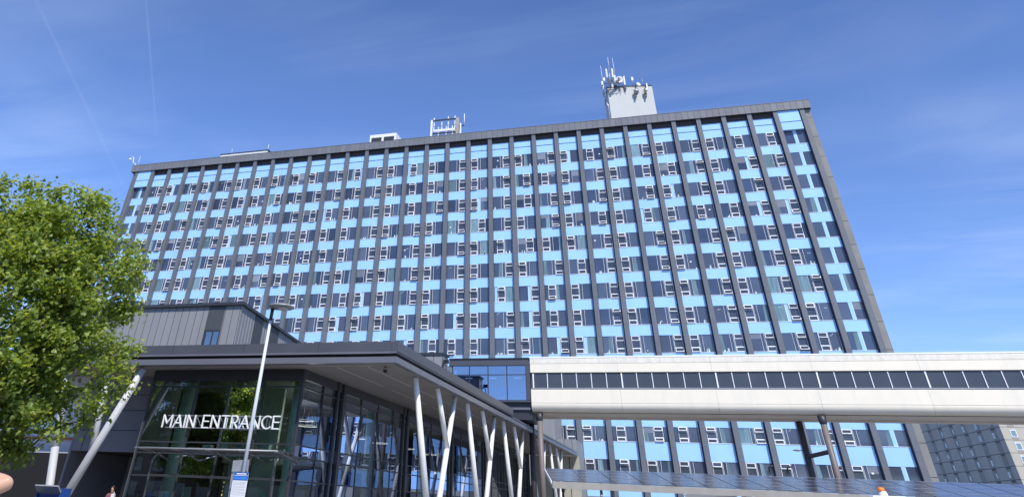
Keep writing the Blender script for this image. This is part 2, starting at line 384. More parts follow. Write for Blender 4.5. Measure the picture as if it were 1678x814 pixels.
# roof fascia
b = MB(); b.box(X0 - 1.0, XR + 0.93, YD - 0.12, YD + 18, ZT + 0.01, ZT + 1.16, 'seam_dark')
b.box(X0 - 0.98, XR + 0.91, YD - 0.10, YD + 17.9, ZT + 0.004, ZT + 0.03, 'soffit_dark')
x = X0 - 1.05; w = BAY / 4
while x < XR + 0.9:
    x2 = min(x + w - 0.035, XR + 0.98)
    b.box(x, x2, YD - 0.17, YD - 0.125, ZT - 0.02, ZT + 1.26, 'fascia_metal')
    x += w
y = YD - 0.12
while y < YD + 17:
    for xa in (X0 - 1.05, XR + 0.935):
        b.box(xa, xa + 0.045, y, y + w - 0.035, ZT - 0.02, ZT + 1.26, 'fascia_metal')
    y += w
b.box(X0 - 1.09, XR + 1.02, YD - 0.21, YD + 0.25, ZT + 1.265, ZT + 1.33, 'fascia_metal')
b.build('roof_fascia', tower)

# window rows and spandrel bands
def band_top(k): return 44.71 - 3.317 * k
winrows = [(band_top(k), band_top(k) + 1.99 if k else 46.72) for k in range(0, 11)] + [(8.71, 10.23), (5.15, 6.89)]
bands = [(46.72, 48.0), (48.03, ZT - 0.004)] + [(band_top(k) - 1.327, band_top(k)) for k in range(0, 11)] + [(6.89, 8.71), (3.3, 5.15)]
mcam = cam.matrix_world.inverted()
def px(p):
    q = Vector(p) - Vector((0, 0, 1.6)); d = q.dot(cf)
    return 723.38 + 1080.87 * q.dot(cr) / d, -56.44 - 1080.87 * q.dot(cu) / d
def shown(x, z, w, h):
    c = px((x + w / 2, YG, z + h / 2)); X, Y = c
    if X < 0 or X > 1678 or Y > 800: return 0
    if Y > 571 and Y < 695 and X > 735: return 0
    if X < 235 and Y > 330: return 0
    if X < 500 and Y > 490: return 0
    if X < 660 and Y > 556: return 0
    if X < 900 and Y > 575: return 0
    if Y > 765: return 0
    a = px((x, YG, z)); b_ = px((x + w, YG, z + h)); return abs(b_[0] - a[0]) * abs(b_[1] - a[1])
GL = ['glass_dark', 'glass_dark', 'glass_slate', 'glass_slate', 'glass_mauve']
def pane(b, x0, x1, z0, z1, gm=None, clutter=True, r=rnd):
    q = r.random()
    gm = gm or (r.choice(GL) if q < 0.85 else ('curtain_teal' if q < 0.93 else 'glass_dark'))
    b.face([(x0, YG, z0), (x1, YG, z0), (x1, YG, z1), (x0, YG, z1)], gm)
    if gm != 'curtain_teal' and r.random() < 0.20:     # drawn curtain along one jamb, inside the pane
        s_ = r.random() < 0.5; w = (x1 - x0) * r.uniform(0.25, 0.5); xa = x0 if s_ else x1 - w
        b.face([(xa, YG - 0.004, z0), (xa + w, YG - 0.004, z0), (xa + w * (0.8 if s_ else 1), YG - 0.004, z1), (xa + w * (0 if s_ else 0.2), YG - 0.004, z1)], 'curtain_teal')
    if clutter and r.random() < 0.30:                  # things on the sill behind the glass
        n_ = r.randint(1, 3)
        for _ in range(n_):
            cx_ = r.uniform(x0 + 0.12, x1 - 0.3); hw = r.uniform(0.05, 0.14); hh = r.uniform(0.1, 0.45)
            b.face([(cx_, YG - 0.006, z0 + 0.01), (cx_ + 2 * hw, YG - 0.006, z0 + 0.01), (cx_ + 1.7 * hw, YG - 0.006, z0 + hh), (cx_ + 0.3 * hw, YG - 0.006, z0 + hh)], 'clutter_white')
    if clutter and r.random() < 0.07:                  # lit ceiling tube seen from below
        cx_ = r.uniform(x0 + 0.1, x1 - 0.6); cz = z0 + (z1 - z0) * r.uniform(0.6, 0.85); sl_ = r.uniform(-0.05, 0.35)
        b.face([(cx_, YG - 0.006, cz), (cx_ + 0.42, YG - 0.006, cz + sl_), (cx_ + 0.42, YG - 0.006, cz + sl_ + 0.05), (cx_, YG - 0.006, cz + 0.05)], 'clutter_white')
    if gm != 'curtain_teal' and r.random() < 0.10:     # half lowered blind
        zq = z1 - (z1 - z0) * r.uniform(0.2, 0.6)
        b.face([(x0, YG - 0.005, zq), (x1, YG - 0.005, zq), (x1, YG - 0.005, z1), (x0, YG - 0.005, z1)], 'blind_grey')
    if clutter and r.random() < 0.05:
        cx_ = r.uniform(x0 + 0.15, x1 - 0.35); cz = z0 + (z1 - z0) * r.uniform(0.4, 0.7)
        b.face([(cx_, YG - 0.006, cz), (cx_ + 0.22, YG - 0.006, cz), (cx_ + 0.22, YG - 0.006, cz + 0.17), (cx_, YG - 0.006, cz + 0.17)], 'white_frame')
def ring(b, x0, x1, z0, z1, t, y0, y1, mn='white_frame', T=None):
    b.box(x0, x0 + t, y0, y1, z0, z1, mn, T); b.box(x1 - t, x1, y0, y1, z0, z1, mn, T)
    b.box(x0 + t, x1 - t, y0, y1, z0, z0 + t, mn, T); b.box(x0 + t, x1 - t, y0, y1, z1 - t, z1, mn, T)
def sash(b, x0, x1, z0, z1, ang):
    T = Matrix.Translation((0, YG - 0.03, z1)) @ Matrix.Rotation(-R(ang), 4, 'X')
    h = z1 - z0
    ring(b, x0, x1, -h, 0, 0.065, -0.05, 0.0, 'white_frame', T)
    b.hexa([tuple(T @ Vector(p)) for p in ((x0 + .065, -0.03, -h + .065), (x1 - .065, -0.03, -h + .065), (x1 - .065, -0.02, -h + .065), (x0 + .065, -0.02, -h + .065), (x0 + .065, -0.03, -.065), (x1 - .065, -0.03, -.065), (x1 - .065, -0.02, -.065), (x0 + .065, -0.02, -.065))], 'glass_sash')
def fixed_window(b, bay, xa, xb, z0, z1, r):
    """everything but the opening sashes; returns the sash rectangles"""
    h = z1 - z0; out = []
    if bay in (0, NB - 1):
        m1 = xa + 1.28; m2 = xa + 1.74
        pane(b, xa, m1, z0, z1, r.choice(['glass_dark', 'glass_slate']), False, r); pane(b, m2, xb, z0, z1, r.choice(['glass_dark', 'glass_slate', 'glass_mauve']), False, r)
        b.box(m1, m2, YG - 0.05, YG, z0, z1, 'blue_panel'); b.box(m2 - 0.1, m2 - 0.06, YG - 0.07, YG - 0.051, z0, z1, 'white_frame')
        return out
    q = r.random(); left = (bay % 2 == 0) ^ (r.random() < 0.12); kind = 'mid' if q < 0.16 else 'std'
    W_ = xb - xa
    if kind == 'std': c0, c1, s0, s1, p0, p1 = 0.03, 1.12, 1.20, 1.60, 1.66, W_ - 0.02
    else: c0, c1, s0, s1, p0, p1 = 1.30, 2.38, 2.46, W_ - 0.02, 0.03, 1.23
    def fx(a, c): return (xa + a, xa + c) if left else (xb - c, xb - a)
    C0, C1 = fx(c0, c1); S0, S1 = fx(s0, s1); P0, P1 = fx(p0, p1)
    pane(b, P0, P1, z0, z1, None, True, r)
    sm_ = 'blue_panel' if r.random() < 0.10 else 'glass_dark'
    b.face([(S0, YG, z0), (S1, YG, z0), (S1, YG, z1), (S0, YG, z1)], sm_)
    for e in ((S0, S1) if kind == 'std' else (P0, P1)):
        b.box(e - 0.018, e + 0.018, YG - 0.045, YG - 0.005, z0, z1, 'white_frame')
    b.face([(C0, YG, z0), (C1, YG, z0), (C1, YG, z1), (C0, YG, z1)], 'glass_sash' if r.random() < .85 else 'glass_mauve')
    b.box(C0, C0 + 0.04, YG - 0.05, YG - 0.004, z0, z1, 'white_frame'); b.box(C1 - 0.04, C1, YG - 0.05, YG - 0.004, z0, z1, 'white_frame')
    hs = 0.27 * h
    def ang(): 
        q = r.random(); return 0 if q < 0.42 else r.uniform(4, 14) if q < 0.74 else r.uniform(16, 36)
    out.append((C0 + 0.04, C1 - 0.04, z1 - hs, z1 - 0.01, ang())); out.append((C0 + 0.04, C1 - 0.04, z0 + 0.01, z0 + hs, ang()))
    b.box(C0 + 0.04, C1 - 0.04, YG - 0.028, YG - 0.004, z1 - hs - 0.05, z1 - hs, 'white_frame'); b.box(C0 + 0.04, C1 - 0.04, YG - 0.028, YG - 0.004, z0 + hs, z0 + hs + 0.05, 'white_frame')
    return out
wins = []
for ri, (z0, z1) in enumerate(winrows):
    for bay in range(NB):
        xa = X0 + bay * BAY + 0.66; xb = X0 + (bay + 1) * BAY - 0.18
        wins.append([shown(xa, z0, xb - xa, z1 - z0), ri, bay, xa, xb, z0, z1])
order = sorted(wins, key=lambda t: -t[0]); top = set((w[1], w[2]) for w in order[:100])
rest = MB()
for a, ri, bay, xa, xb, z0, z1 in wins:
    r = random.Random(ri * 131 + bay * 7 + 3)
    if (ri, bay) in top:
        b = MB(); sl_ = fixed_window(b, bay, xa, xb, z0, z1, r); wo = b.build('window', tower)
        for s_ in sl_:
            c = MB(); sash(c, *s_); c.build('opening_sash', wo)
    else:
        for s_ in fixed_window(rest, bay, xa, xb, z0, z1, r): sash(rest, *s_)
tag(rest.build('windows', tower), kind='stuff')
sp = []
for bi, (z0, z1) in enumerate(bands):
    for bay in range(NB):
        xa = X0 + bay * BAY + 0.645; xb = X0 + (bay + 1) * BAY - 0.172
        sp.append([shown(xa, z0, xb - xa, z1 - z0), bi, bay, xa, xb, z0, z1])
order = sorted(sp, key=lambda t: -t[0]); topb = set((w[1], w[2]) for w in order[:100])
rest = MB()
for a, bi, bay, xa, xb, z0, z1 in sp:
    b = MB() if (bi, bay) in topb else rest
    fo = 0.45 if (bay in (0, NB - 1) and z0 > 46) else 0.0
    b.box(xa, xb, YG - 0.06 - fo, YG + 0.05, z0 + 0.012, z1 - 0.045, 'blue_panel'); b.box(xa, xb, YG - 0.10 - fo, YG + 0.05, z1 - 0.043, z1 - 0.003, 'fin_metal' if z1 > 46 else 'white_frame')
    if b is not rest: b.build('spandrel_panel', tower)
tag(rest.build('spandrel_panels', tower), kind='stuff')
b = MB(); b.box(X0 + 0.645, XR - 0.65, YD + 0.3, YG + 0.05, 0, 3.29, 'concrete_side'); b.build('plinth_wall', tower)
# brackets with small lamps low on the facade windows
for xq in (8.41, 10.36):
    b = MB(); b.path([(xq, YG - 0.3, 6.1), (xq, YG - 0.3, 6.45), (xq + 0.15, YG - 0.5, 6.6), (xq + 0.5, YG - 0.5, 6.62)], 0.09, 'dark_frame', 8)
    b.build('bracket_pipe', tower)

# ================================================================== ROOF ITEMS
ZR = ZT + 0.9
pr = thing('roof_plant_room', 'pale concrete plant tower rising above the tower roof', 'plant room', (-0.1, 111, ZR))
b = MB(); P = [(-3.98, 108.2, ZR), (3.72, 108.2, ZR), (3.72, 114, ZR), (-3.98, 114, ZR)]
b.box(-3.95, 3.72, 108.2, 115, ZR - 0.0, 60.1, 'plant_wall'); b.build('wall', pr)
b = MB(); b.box(-4.02, 3.79, 108.13, 115.07, 60.1, 60.22, 'soffit_dark'); b.build('roof_edge', pr)
b = MB(); b.path([(-4.15, 108.4, 51), (-4.15, 108.4, 56.5), (-4.6, 108.4, 57.8)], 0.12, 'steel', 8)
b.tube((-4.1, 108.3, 53.3), (-4.1, 109.5, 53.3), 0.09, None, 'dark_frame'); b.build('cable_conduit', pr)
b = MB()
for q in (0.0, 1.6):
    b.box(-4.01, -3.96, 109.4 + q, 110.6 + q, 51.5, 54.0, 'sign_blue')
b.build('louvre_door', pr)
# antennas: each mast a thing
def sector_mast(loc, hgt, label, n, whip=0, tilt=0, spread=0.35):
    t = thing('antenna_mast', label, 'antenna', loc, 'antennas on the plant tower')
    x, y, z = loc
    b = MB(); b.tube((x, y, z - 0.9), (x, y, z + hgt), 0.06, None, 'steel', 8)
    for zz_ in (z - 0.6, z + 0.3): b.tube((x - 0.1, y, zz_), (x + 0.1, 108.3, zz_), 0.045, None, 'dark_frame', 6)
    b.build('pole', t)
    for j in range(n):
        a = (j - (n - 1) / 2) * spread * 2; zc_ = z + hgt * 0.62
        b = MB(); T = Matrix.Translation((x + a, y - 0.18, zc_)) @ Matrix.Rotation(a * 0.6 + tilt, 4, 'Z') @ Matrix.Rotation(R(4), 4, 'X')
        b.box(-0.14, 0.14, -0.08, 0.08, -0.85, 0.85, 'white_paint', T); b.build('antenna_panel', t, bevel=0.03)
        b = MB(); b.tube((x, y, zc_ + 0.45), (x + a, y - 0.12, zc_ + 0.45), 0.04, None, 'steel', 6); b.tube((x, y, zc_ - 0.45), (x + a, y - 0.12, zc_ - 0.45), 0.04, None, 'steel', 6)
        b.box(x + a * 0.6 - 0.16, x + a * 0.6 + 0.16, y - 0.1, y + 0.2, zc_ - 1.55, zc_ - 1.05, 'dark_frame'); b.build('bracket', t)
    if whip:
        b = MB(); b.tube((x + 0.1, y, z + hgt - 0.3), (x + 0.1, y, z + hgt + whip), 0.05, 0.02, 'white_paint', 6); b.build('whip_aerial', t)
    return t
sector_mast((-4.75, 107.7, 58.8), 2.1, 'lowest aerial mast, hung off the left corner of the plant tower', 1, 3.4)
sector_mast((-3.3, 107.7, 60.6), 3.2, 'tallest aerial mast with two white panel antennas', 2, 2.2, spread=0.5)
sector_mast((-2.45, 108.0, 60.4), 1.6, 'aerial mast with long thin whip beside the white dish', 1, 4.0)
sector_mast((-0.9, 107.9, 59.9), 1.9, 'short aerial mast with one white panel right of the dish', 1)
def dish(loc, r_, label, rotz):
    t = thing('satellite_dish', label, 'dish', loc, None); x, y, z = loc
    mt3 = Matrix.Rotation(rotz, 3, 'Z') @ Matrix.Rotation(R(100), 3, 'X')
    b = MB(); b.lathe(loc, [(0.01, 0), (r_ * 0.5, 0.05), (r_ * 0.9, 0.16), (r_, 0.24), (r_ * 0.97, 0.26), (r_ * 0.5, 0.12), (0.01, 0.08)], 'white_paint', 24, mt3); b.build('reflector', t)
    b = MB(); b.tube((x, y, z), (x, 108.35, z - 0.1), 0.05, None, 'steel', 8); b.tube((x, y + 0.2, z - 0.9), (x, y + 0.2, z + 0.5), 0.05, None, 'steel', 8); b.build('mount', t)
dish((-1.75, 107.7, 61.2), 0.62, 'round white dish near the left corner of the plant tower', 0)
def wall_gear(x, label, flip):
    t = thing('antenna_bracket', label, 'antenna', (x, 108.1, 58.8), None)
    b = MB(); b.tube((x, 107.9, 57.9), (x + 0.25, 107.9, 60.6), 0.07, None, 'dark_frame', 8)
    for zz_ in (58.1, 58.9, 59.6): b.tube((x + 0.05, 107.9, zz_), (x + 0.05, 108.25, zz_), 0.05, None, 'dark_frame', 6)
    b.build('pole', t)
    b = MB(); b.box(x - 0.35, x + 0.05, 107.55, 107.8, 58.4, 59.1, 'dark_frame'); b.box(x + 0.0, x + 0.35, 107.5, 107.8, 58.95, 59.35, 'steel'); b.box(x - 0.25, x + 0.0, 107.6, 107.8, 57.7, 58.2, 'dark_frame'); b.build('radio_unit', t)
    b = MB()
    if flip: b.box(x + 0.2, x + 0.42, 107.5, 107.7, 59.3, 60.3, 'white_paint')
    else: b.lathe((x + 0.45, 107.6, 59.9), [(0.01, 0), (0.3, 0.05), (0.42, 0.3), (0.40, 0.42), (0.01, 0.45)], 'white_paint', 20, Matrix.Rotation(R(70), 3, 'X') @ Matrix.Rotation(R(25), 3, 'Y'))
    b.build('antenna_cover', t)
    b = MB(); b.tube((x - 0.15, 108.0, 60.2), (x - 0.2, 108.0, 61.9), 0.03, None, 'steel', 6)
    if not flip: b.box(x - 0.35, x - 0.02, 107.95, 108.0, 61.2, 61.9, 'steel')
    b.build('aerial', t)
t = thing('aerial_frame', 'dark steel aerial framework with radio boxes crowding the plant tower corner', 'aerial frame', (-3.6, 107.6, 59.5))
b = MB()
for z_ in (59.5, 60.4): b.tube((-5.1, 107.3, z_), (-1.4, 107.6, z_ + 0.15), 0.05, None, 'dark_frame', 6)
for q in range(6): b.tube((-5.0 + q * 0.7, 107.35, 59.4), (-4.7 + q * 0.7, 107.4, 60.6), 0.035, None, 'dark_frame', 6)
b.tube((-5.0, 107.3, 58.3), (-3.9, 108.3, 59.4), 0.05, None, 'dark_frame', 6); b.tube((-3.4, 107.4, 60.4), (-4.3, 107.3, 61.6), 0.04, None, 'dark_frame', 6); b.build('frame', t)
r4 = random.Random(5)
for q in range(9):
    x_ = -5.0 + q * 0.42; z_ = 58.6 + r4.random() * 2.4
    b = MB(); b.box(x_, x_ + 0.32, 107.1, 107.35, z_, z_ + r4.uniform(0.35, 0.7), r4.choice(['dark_frame', 'grey_galv', 'white_paint'])); b.build('radio_unit', t)
wall_gear(0.75, 'grey aerial bracket with a white drum at the middle of the plant tower', False)
wall_gear(2.45, 'grey aerial bracket near the right corner of the plant tower', True)
# the plant tower stands slightly turned on the roof
PV = Vector((-0.1, 108.2, 0))
def turn(o, a=R(9)):
    l = o.location - PV; o.location = Vector((l.x * math.cos(a) - l.y * math.sin(a), l.x * math.sin(a) + l.y * math.cos(a), l.z)) + PV; o.rotation_euler = (0, 0, a)
# handrail on plant tower
t = thing('roof_rail', 'thin dark guard rail along the plant tower top', 'guard rail', (0, 108.4, 60.22))
b = MB(); b.tube((-3.9, 108.35, 60.5), (3.6, 108.35, 60.5), 0.025, None, 'dark_frame', 6)
for i in range(7): b.tube((-3.9 + i * 1.25, 108.35, 60.22), (-3.9 + i * 1.25, 108.35, 60.5), 0.02, None, 'dark_frame', 6)
b.build('rail', t)
for o in [pr, t] + [q for q in C.objects if q.parent is None and q.name.split('.')[0] in ('antenna_mast', 'satellite_dish', 'antenna_bracket', 'aerial_frame')]: turn(o)
t = thing('roof_camera_arm', 'small white gooseneck arm at the left end of the tower roof', 'roof arm', (-97, YD + 1, ZT + 1.2))
b = MB(); b.path([(-95.5, YD + 0.6, 51.2), (-96.1, YD + 0.7, 51.9), (-96.9, YD + 0.9, 52.3), (-97.1, YD + 0.95, 53.2), (-97.5, YD + 0.95, 53.6), (-97.9, YD + 0.95, 53.2)], 0.07, 'white_paint', 8); b.build('arm', t)
b = MB(); b.lathe((-97.9, YD + 0.95, 52.85), [(0.02, 0), (0.22, 0.05), (0.26, 0.2), (0.16, 0.38), (0.02, 0.42)], 'white_paint', 16); b.build('camera_dome', t)
b = MB(); b.tube((-95.3, YD + 0.6, 51.1), (-95.3, YD + 0.6, 53.3), 0.03, None, 'white_paint', 6); b.build('aerial', t)
# light roof lantern boxes
t = thing('roof_housing', 'long low pale roof housing near the left end of the tower', 'roof housing', (-73, 105, ZR))
b = MB(); b.box(-78.1, -67.9, 104.2, 107, ZR, 52.85, 'white_paint'); b.build('body', t)
b = MB(); b.box(-78.2, -67.7, 104.1, 107.1, 52.85, 52.97, 'dark_frame'); b.build('capping', t)
b = MB(); b.tube((-67.9, 104.2, 52.9), (-67.9, 104.2, 54.0), 0.04, None, 'white_paint', 6); b.build('aerial', t); b = MB(); b.tube((-75.8, 104.2, 52.9), (-75.8, 104.2, 53.8), 0.03, None, 'white_paint', 6); b.build('aerial', t)
t = thing('roof_housing', 'short white roof housing with two dark louvres left of the steel frame', 'roof housing', (-45, 105.7, ZR))
b = MB(); b.box(-47.7, -42.5, 105.7, 108.5, ZR, 54.55, 'white_paint'); b.build('body', t)
b = MB(); b.box(-47.35, -45.35, 105.66, 105.7, 53.0, 53.95, 'dark_frame'); b.box(-44.9, -42.9, 105.66, 105.7, 53.0, 53.95, 'dark_frame'); b.build('louvre', t)
t = thing('roof_frame', 'open white steel frame standing on the tower roof', 'steel frame', (-33.5, 105.7, ZR))
for x in (-35.3, -33.8, -32.6, -31.35):
    b = MB(); b.box(x - 0.08, x + 0.08, 105.7, 105.86, ZR, 56.75 if x != -33.8 else 56.3, 'white_paint')
    b.build('post', t); b = MB(); b.box(x - 0.08, x + 0.08, 108.4, 108.56, ZR, 56.2, 'white_paint'); b.build('post', t)
b = MB(); b.box(-35.9, -35.6, 105.6, 105.9, ZR, 56.3, 'white_frame'); b.build('panel_antenna', t)
b = MB(); b.box(-35.4, -31.2, 105.55, 105.69, 56.0, 56.22, 'dark_frame'); b.box(-35.4, -31.2, 108.57, 108.7, 55.6, 55.8, 'dark_frame')
b.box(-35.3, -31.3, 105.55, 105.69, 53.9, 54.3, 'white_paint'); b.box(-35.5, -31.1, 105.5, 105.69, 53.45, 53.62, 'dark_frame'); b.box(-35.3, -31.3, 105.56, 105.69, 52.7, 53.05, 'white_paint'); b.box(-35.3, -31.2, 105.62, 105.66, 55.0, 55.06, 'steel'); b.build('cross_beam', t)
b = MB(); b.box(-31.1, -30.6, 105.6, 106.2, ZR, 56.3, 'beige_wall'); b.box(-30.4, -30.15, 105.7, 105.9, ZR, 55.2, 'white_paint'); b.tube((-29.6, 105.8, 54.7), (-29.6, 105.8, 57.0), 0.08, 0.06, 'white_paint', 8); b.box(-30.6, -29.6, 105.75, 105.85, 54.6, 54.8, 'dark_frame'); b.build('side_cabinet', t)

# ================================================================== BRIDGE
YB = 62.0; BX0, BX1 = -11.45, 74.0
br = thing('link_bridge', 'long cream enclosed footbridge with a ribbon of dark windows', 'footbridge', (20, YB, 7.6))
zb, zt2 = 7.72, 11.38
b = MB(); n = 22.0
seg = [BX0] + [-4.42 + 7.02 * i for i in range(0, 12)]
seg = [s_ for s_ in seg if s_ < BX1] + [BX1]
def rprof(side):   # rounded bottom edge of the outer skin
    pts = []
    for a in range(0, 91, 9):
        t_ = R(min(a, 90)); pts.append((YB + 0.5 - 0.5 * math.cos(t_) if side < 0 else YB + 4.2 - 0.5 + 0.5 * math.cos(t_), zb + 0.5 - 0.5 * math.sin(t_)))
    return pts
for sA, sB in zip(seg, seg[1:]):
    a, c = sA + 0.006, sB - 0.006
    # upper fascia, lower panel with rounded foot (front), back likewise
    b.box(a, c, YB, YB + 0.25, 10.98, 11.36, 'cream_stained'); b.box(a, c, YB + 0.012, YB + 0.25, 10.36, 10.965, 'cream_panel')
    b.box(a, c, YB, YB + 0.25, 8.30, 9.22, 'cream_panel')
    f = rprof(-1); prof = [(YB, 8.285)] + f + [(YB + 0.5, 8.285)]
    b.prism(prof, a, c, 'cream_panel', smooth=False)
    b.box(a, c, YB + 3.95, YB + 4.2, 7.8, 9.3, 'cream_panel'); b.box(a, c, YB + 3.95, YB + 4.2, 10.3, 11.36, 'cream_panel')
b.build('cladding', br)
b = MB(); b.box(BX0, BX1, YB + 0.03, YB + 0.24, 10.966, 10.979, 'seam_dark'); b.box(BX0, BX1, YB + 0.03, YB + 0.24, 8.286, 8.299, 'seam_dark'); b.box(BX0 - 0.02, BX1, YB - 0.02, YB + 4.22, 11.362, 11.46, 'white_frame'); b.build('roof', br)
b = MB(); b.box(BX0, BX1, YB + 0.52, YB + 3.9, zb - 0.0, zb + 0.06, 'bridge_soffit'); b.box(BX0, BX1, YB + 0.502, YB + 0.519, zb - 0.03, zb + 0.05, 'seam_dark')
b.box(BX0, BX1, YB + 3.5, YB + 4.18, zb - 0.12, zb - 0.002, 'bridge_soffit')
b.build('soffit', br)
b = MB(); b.box(BX0, BX0 + 0.02, YB + 0.26, YB + 3.94, 7.9, 11.36, 'cream_panel'); b.build('end_wall', br)
wx = -11.27; k = 0
wpos = []
while wx < BX1 - 1.4: wpos.append(wx); wx += 1.17
b = MB(); b.box(BX0 + 0.05, BX1, YB + 0.001, YB + 0.2, 10.285, 10.35, 'seam_dark'); b.box(BX0 + 0.05, BX1, YB - 0.035, YB + 0.2, 9.24, 9.30, 'grey_galv'); b.box(BX0 + 0.05, BX1, YB - 0.02, YB + 0.15, 9.222, 9.238, 'seam_dark'); b.build('window_rail', br)
for i, x in enumerate(wpos):
    t_ = 0.10 if i % 6 == 0 else 0.055
    b = MB(); b.box(x + t_, x + 1.17, YB + 0.05, YB + 0.06, 9.302, 10.283, 'bridge_glass'); b.box(x, x + t_ - 0.002, YB - 0.015, YB + 0.12, 9.302, 10.283, 'white_frame'); b.build('window', br)
# piers
def pier(x, xb_, label, brace=True):
    t = thing('bridge_pier', label, 'column', (x, YB + 2, 0), 'piers carrying the footbridge')
    b = MB(); b.tube((x + 0.0, YB + 0.55, 0), (x, YB + 0.55, 7.35), 0.21, None, 'brown_column', 20); b.build('front_column', t)
    b = MB(); b.lathe((x, YB + 0.55, 7.15), [(0.21, 0), (0.25, 0.05), (0.30, 0.5), (0.01, 0.52)], 'dark_frame', 20); b.build('capital', t)
    b = MB(); b.tube((xb_, YB + 3.7, 0), (xb_, YB + 3.7, 7.6), 0.23, None, 'brown_column_dark', 20); b.build('rear_column', t)
    if brace:
        b = MB(); b.tube((xb_, YB + 3.7, 5.45), (x, YB + 0.55, 5.6), 0.13, None, 'brown_column_dark', 12); b.build('brace', t)
pier(-10.95, -12.2, 'brown round footbridge pier at the cream bridge left end', False)
pier(9.45, 8.25, 'braced pair of brown round piers under the middle of the cream bridge')
pier(44.0, 42.8, 'braced brown piers under the bridge beyond the right')

# ================================================================== LINK BOX (blue glass)
lk = thing('glass_link', 'dark framed blue glass link box joining the cream bridge', 'glass link', (-15, YB, 7))
b = MB(); LX0, LX1 = -18.4, -11.5
b.box(LX0, LX1, YB + 0.12, YB + 4.2, 10.9, 11.36, 'canopy_metal'); b.box(LX0, LX1 + 0.02, YB + 0.05, YB + 4.2, 11.362, 11.43, 'dark_frame')
b.box(LX0, LX1, YB + 0.12, YB + 4.2, 8.35, 8.47, 'canopy_metal'); b.box(LX0, LX1, YB + 0.25, YB + 4.2, 7.85, 8.0, 'canopy_trim'); b.box(LX0, LX1, YB + 0.4, YB + 4.1, 7.2, 7.84, 'dark_frame'); b.box(LX0, LX1, YB + 0.35, YB + 4.2, 8.02, 8.34, 'dark_frame')
b.box(LX1 - 0.32, LX1, YB + 0.1, YB + 0.5, 8.48, 10.88, 'canopy_metal'); b.build('frame', lk)
b = MB()
xs = [-18.1, -16.63, -15.03, -13.44, -11.84]
for i in range(4):
    b.box(xs[i] + 0.03, xs[i + 1] - 0.03, YB + 0.2, YB + 0.215, 10.27, 10.86, 'link_glass'); b.box(xs[i] + 0.03, xs[i + 1] - 0.03, YB + 0.2, YB + 0.215, 8.5, 10.21, 'link_glass')
b.build('glazing', lk)
b = MB()
for x in xs: b.box(x - 0.028, x + 0.028, YB + 0.14, YB + 0.25, 8.48, 10.88, 'dark_frame')
b.box(LX0, LX1 - 0.33, YB + 0.16, YB + 0.25, 10.215, 10.265, 'dark_frame'); b.build('mullions', lk)
b = MB()
for x in (-17.3, -15.2, -13.1): b.box(x, x + 0.62, YB + 1.3, YB + 1.4, 10.12, 10.2, 'tube_glow')
b.build('ceiling_lights', lk)
b = MB(); b.box(LX0, LX1, YB + 4.0, YB + 4.1, 8.48, 10.88, 'interior_floor'); b.box(LX0 + 0.1, LX1, YB + 0.5, YB + 0.55, 8.48, 9.5, 'link_glass'); b.build('back_wall', lk)

# grey zinc stair head behind the canopy
t = thing('stair_head', 'small grey zinc clad box between canopy roof and glass link', 'building', (-20, 57, 7))
b = MB(); b.box(-23, -17.05, 56, 57.2, 6.9, 10.72, 'zinc_panel'); b.build('wall', t)
b = MB(); b.box(-23.1, -16.95, 55.9, 57.3, 10.72, 10.86, 'dark_frame'); b.build('roof', t)
b = MB()
for i in range(9): b.box(-22.9 + i * 0.72, -22.87 + i * 0.72, 55.985, 55.999, 6.9, 10.7, 'seam_dark')
b.build('seams', t)
t = thing('floodlight', 'small black floodlight bracket at the corner of the zinc box', 'floodlight', (-16.9, 56.2, 10.4))
b = MB(); b.box(-17.0, -16.6, 55.75, 55.98, 10.12, 10.36, 'black_print'); b.build('lamp_head', t)
b = MB(); b.path([(-17.04, 56.1, 10.1), (-16.8, 55.9, 10.0), (-16.75, 55.9, 9.5)], 0.035, 'black_print', 6); b.build('bracket', t)

# ================================================================== UPPER BLOCK
d = Vector((math.sin(R(-10.36)), math.cos(R(-10.36)), 0)); nrm = Vector((d.y, -d.x, 0)); c0 = Vector((-24.22, 38.0, 0))
ub = thing('upper_block', 'grey zinc clad upper storey set back on the entrance roof', 'building', (-30, 40, 7))
def qp(o, u, s0, s1, z0, z1, off, th, mn, b):   # slab on a wall: origin o, along u, outward off
    nn = Vector((u.y, -u.x, 0))
    P = []
    for zz_ in (z0, z1):
        for (s_, q) in ((s0, off), (s1, off), (s1, off - th), (s0, off - th)):
            p = o + u * s_ + nn * q; P.append((p.x, p.y, zz_))
    b.hexa(P, mn)
b = MB()
A_ = c0; B_ = c0 + d * 22; Cc = B_ + Vector((-16, 0, 0)); Dd = Vector((-40, 38, 0))
pts = [A_, B_, Cc, Dd]
b.hexa([(p.x, p.y, 7.3) for p in pts] + [(p.x, p.y, 10.5) for p in pts], 'zinc_panel'); b.build('wall', ub)
b = MB(); pts = [A_ + Vector((0.18, -0.18, 0)), B_ + Vector((0.18, 0, 0)), Cc, Dd + Vector((0, -0.18, 0))]
b.hexa([(p.x, p.y, 10.502) for p in pts] + [(p.x, p.y, 10.66) for p in pts], 'dark_frame'); b.build('roof_edge', ub)
ux = Vector((1, 0, 0)); o_ = Vector((-40, 38, 0))
def fx(x): return x + 40
b = MB()
s_ = fx(-24.3)
while s_ > 0.2:
    if not (fx(-26.62) < s_ < fx(-25.3)): qp(o_, ux, s_ - 0.012, s_ + 0.012, 7.4, 10.48, 0.006, 0.005, 'seam_dark', b)
    s_ -= 0.50
b.build('seams', ub); b = MB()
k = 0; s_ = 0.42
while s_ < 20:
    if not (2.4 <= s_ <= 4.0 or 5.5 <= s_ <= 7.3): qp(c0, d, s_ - 0.018, s_ + 0.018, 7.4, 10.48, 0.02, 0.018, 'zinc_seam', b)
    s_ += 0.48
b.build('seams', ub)
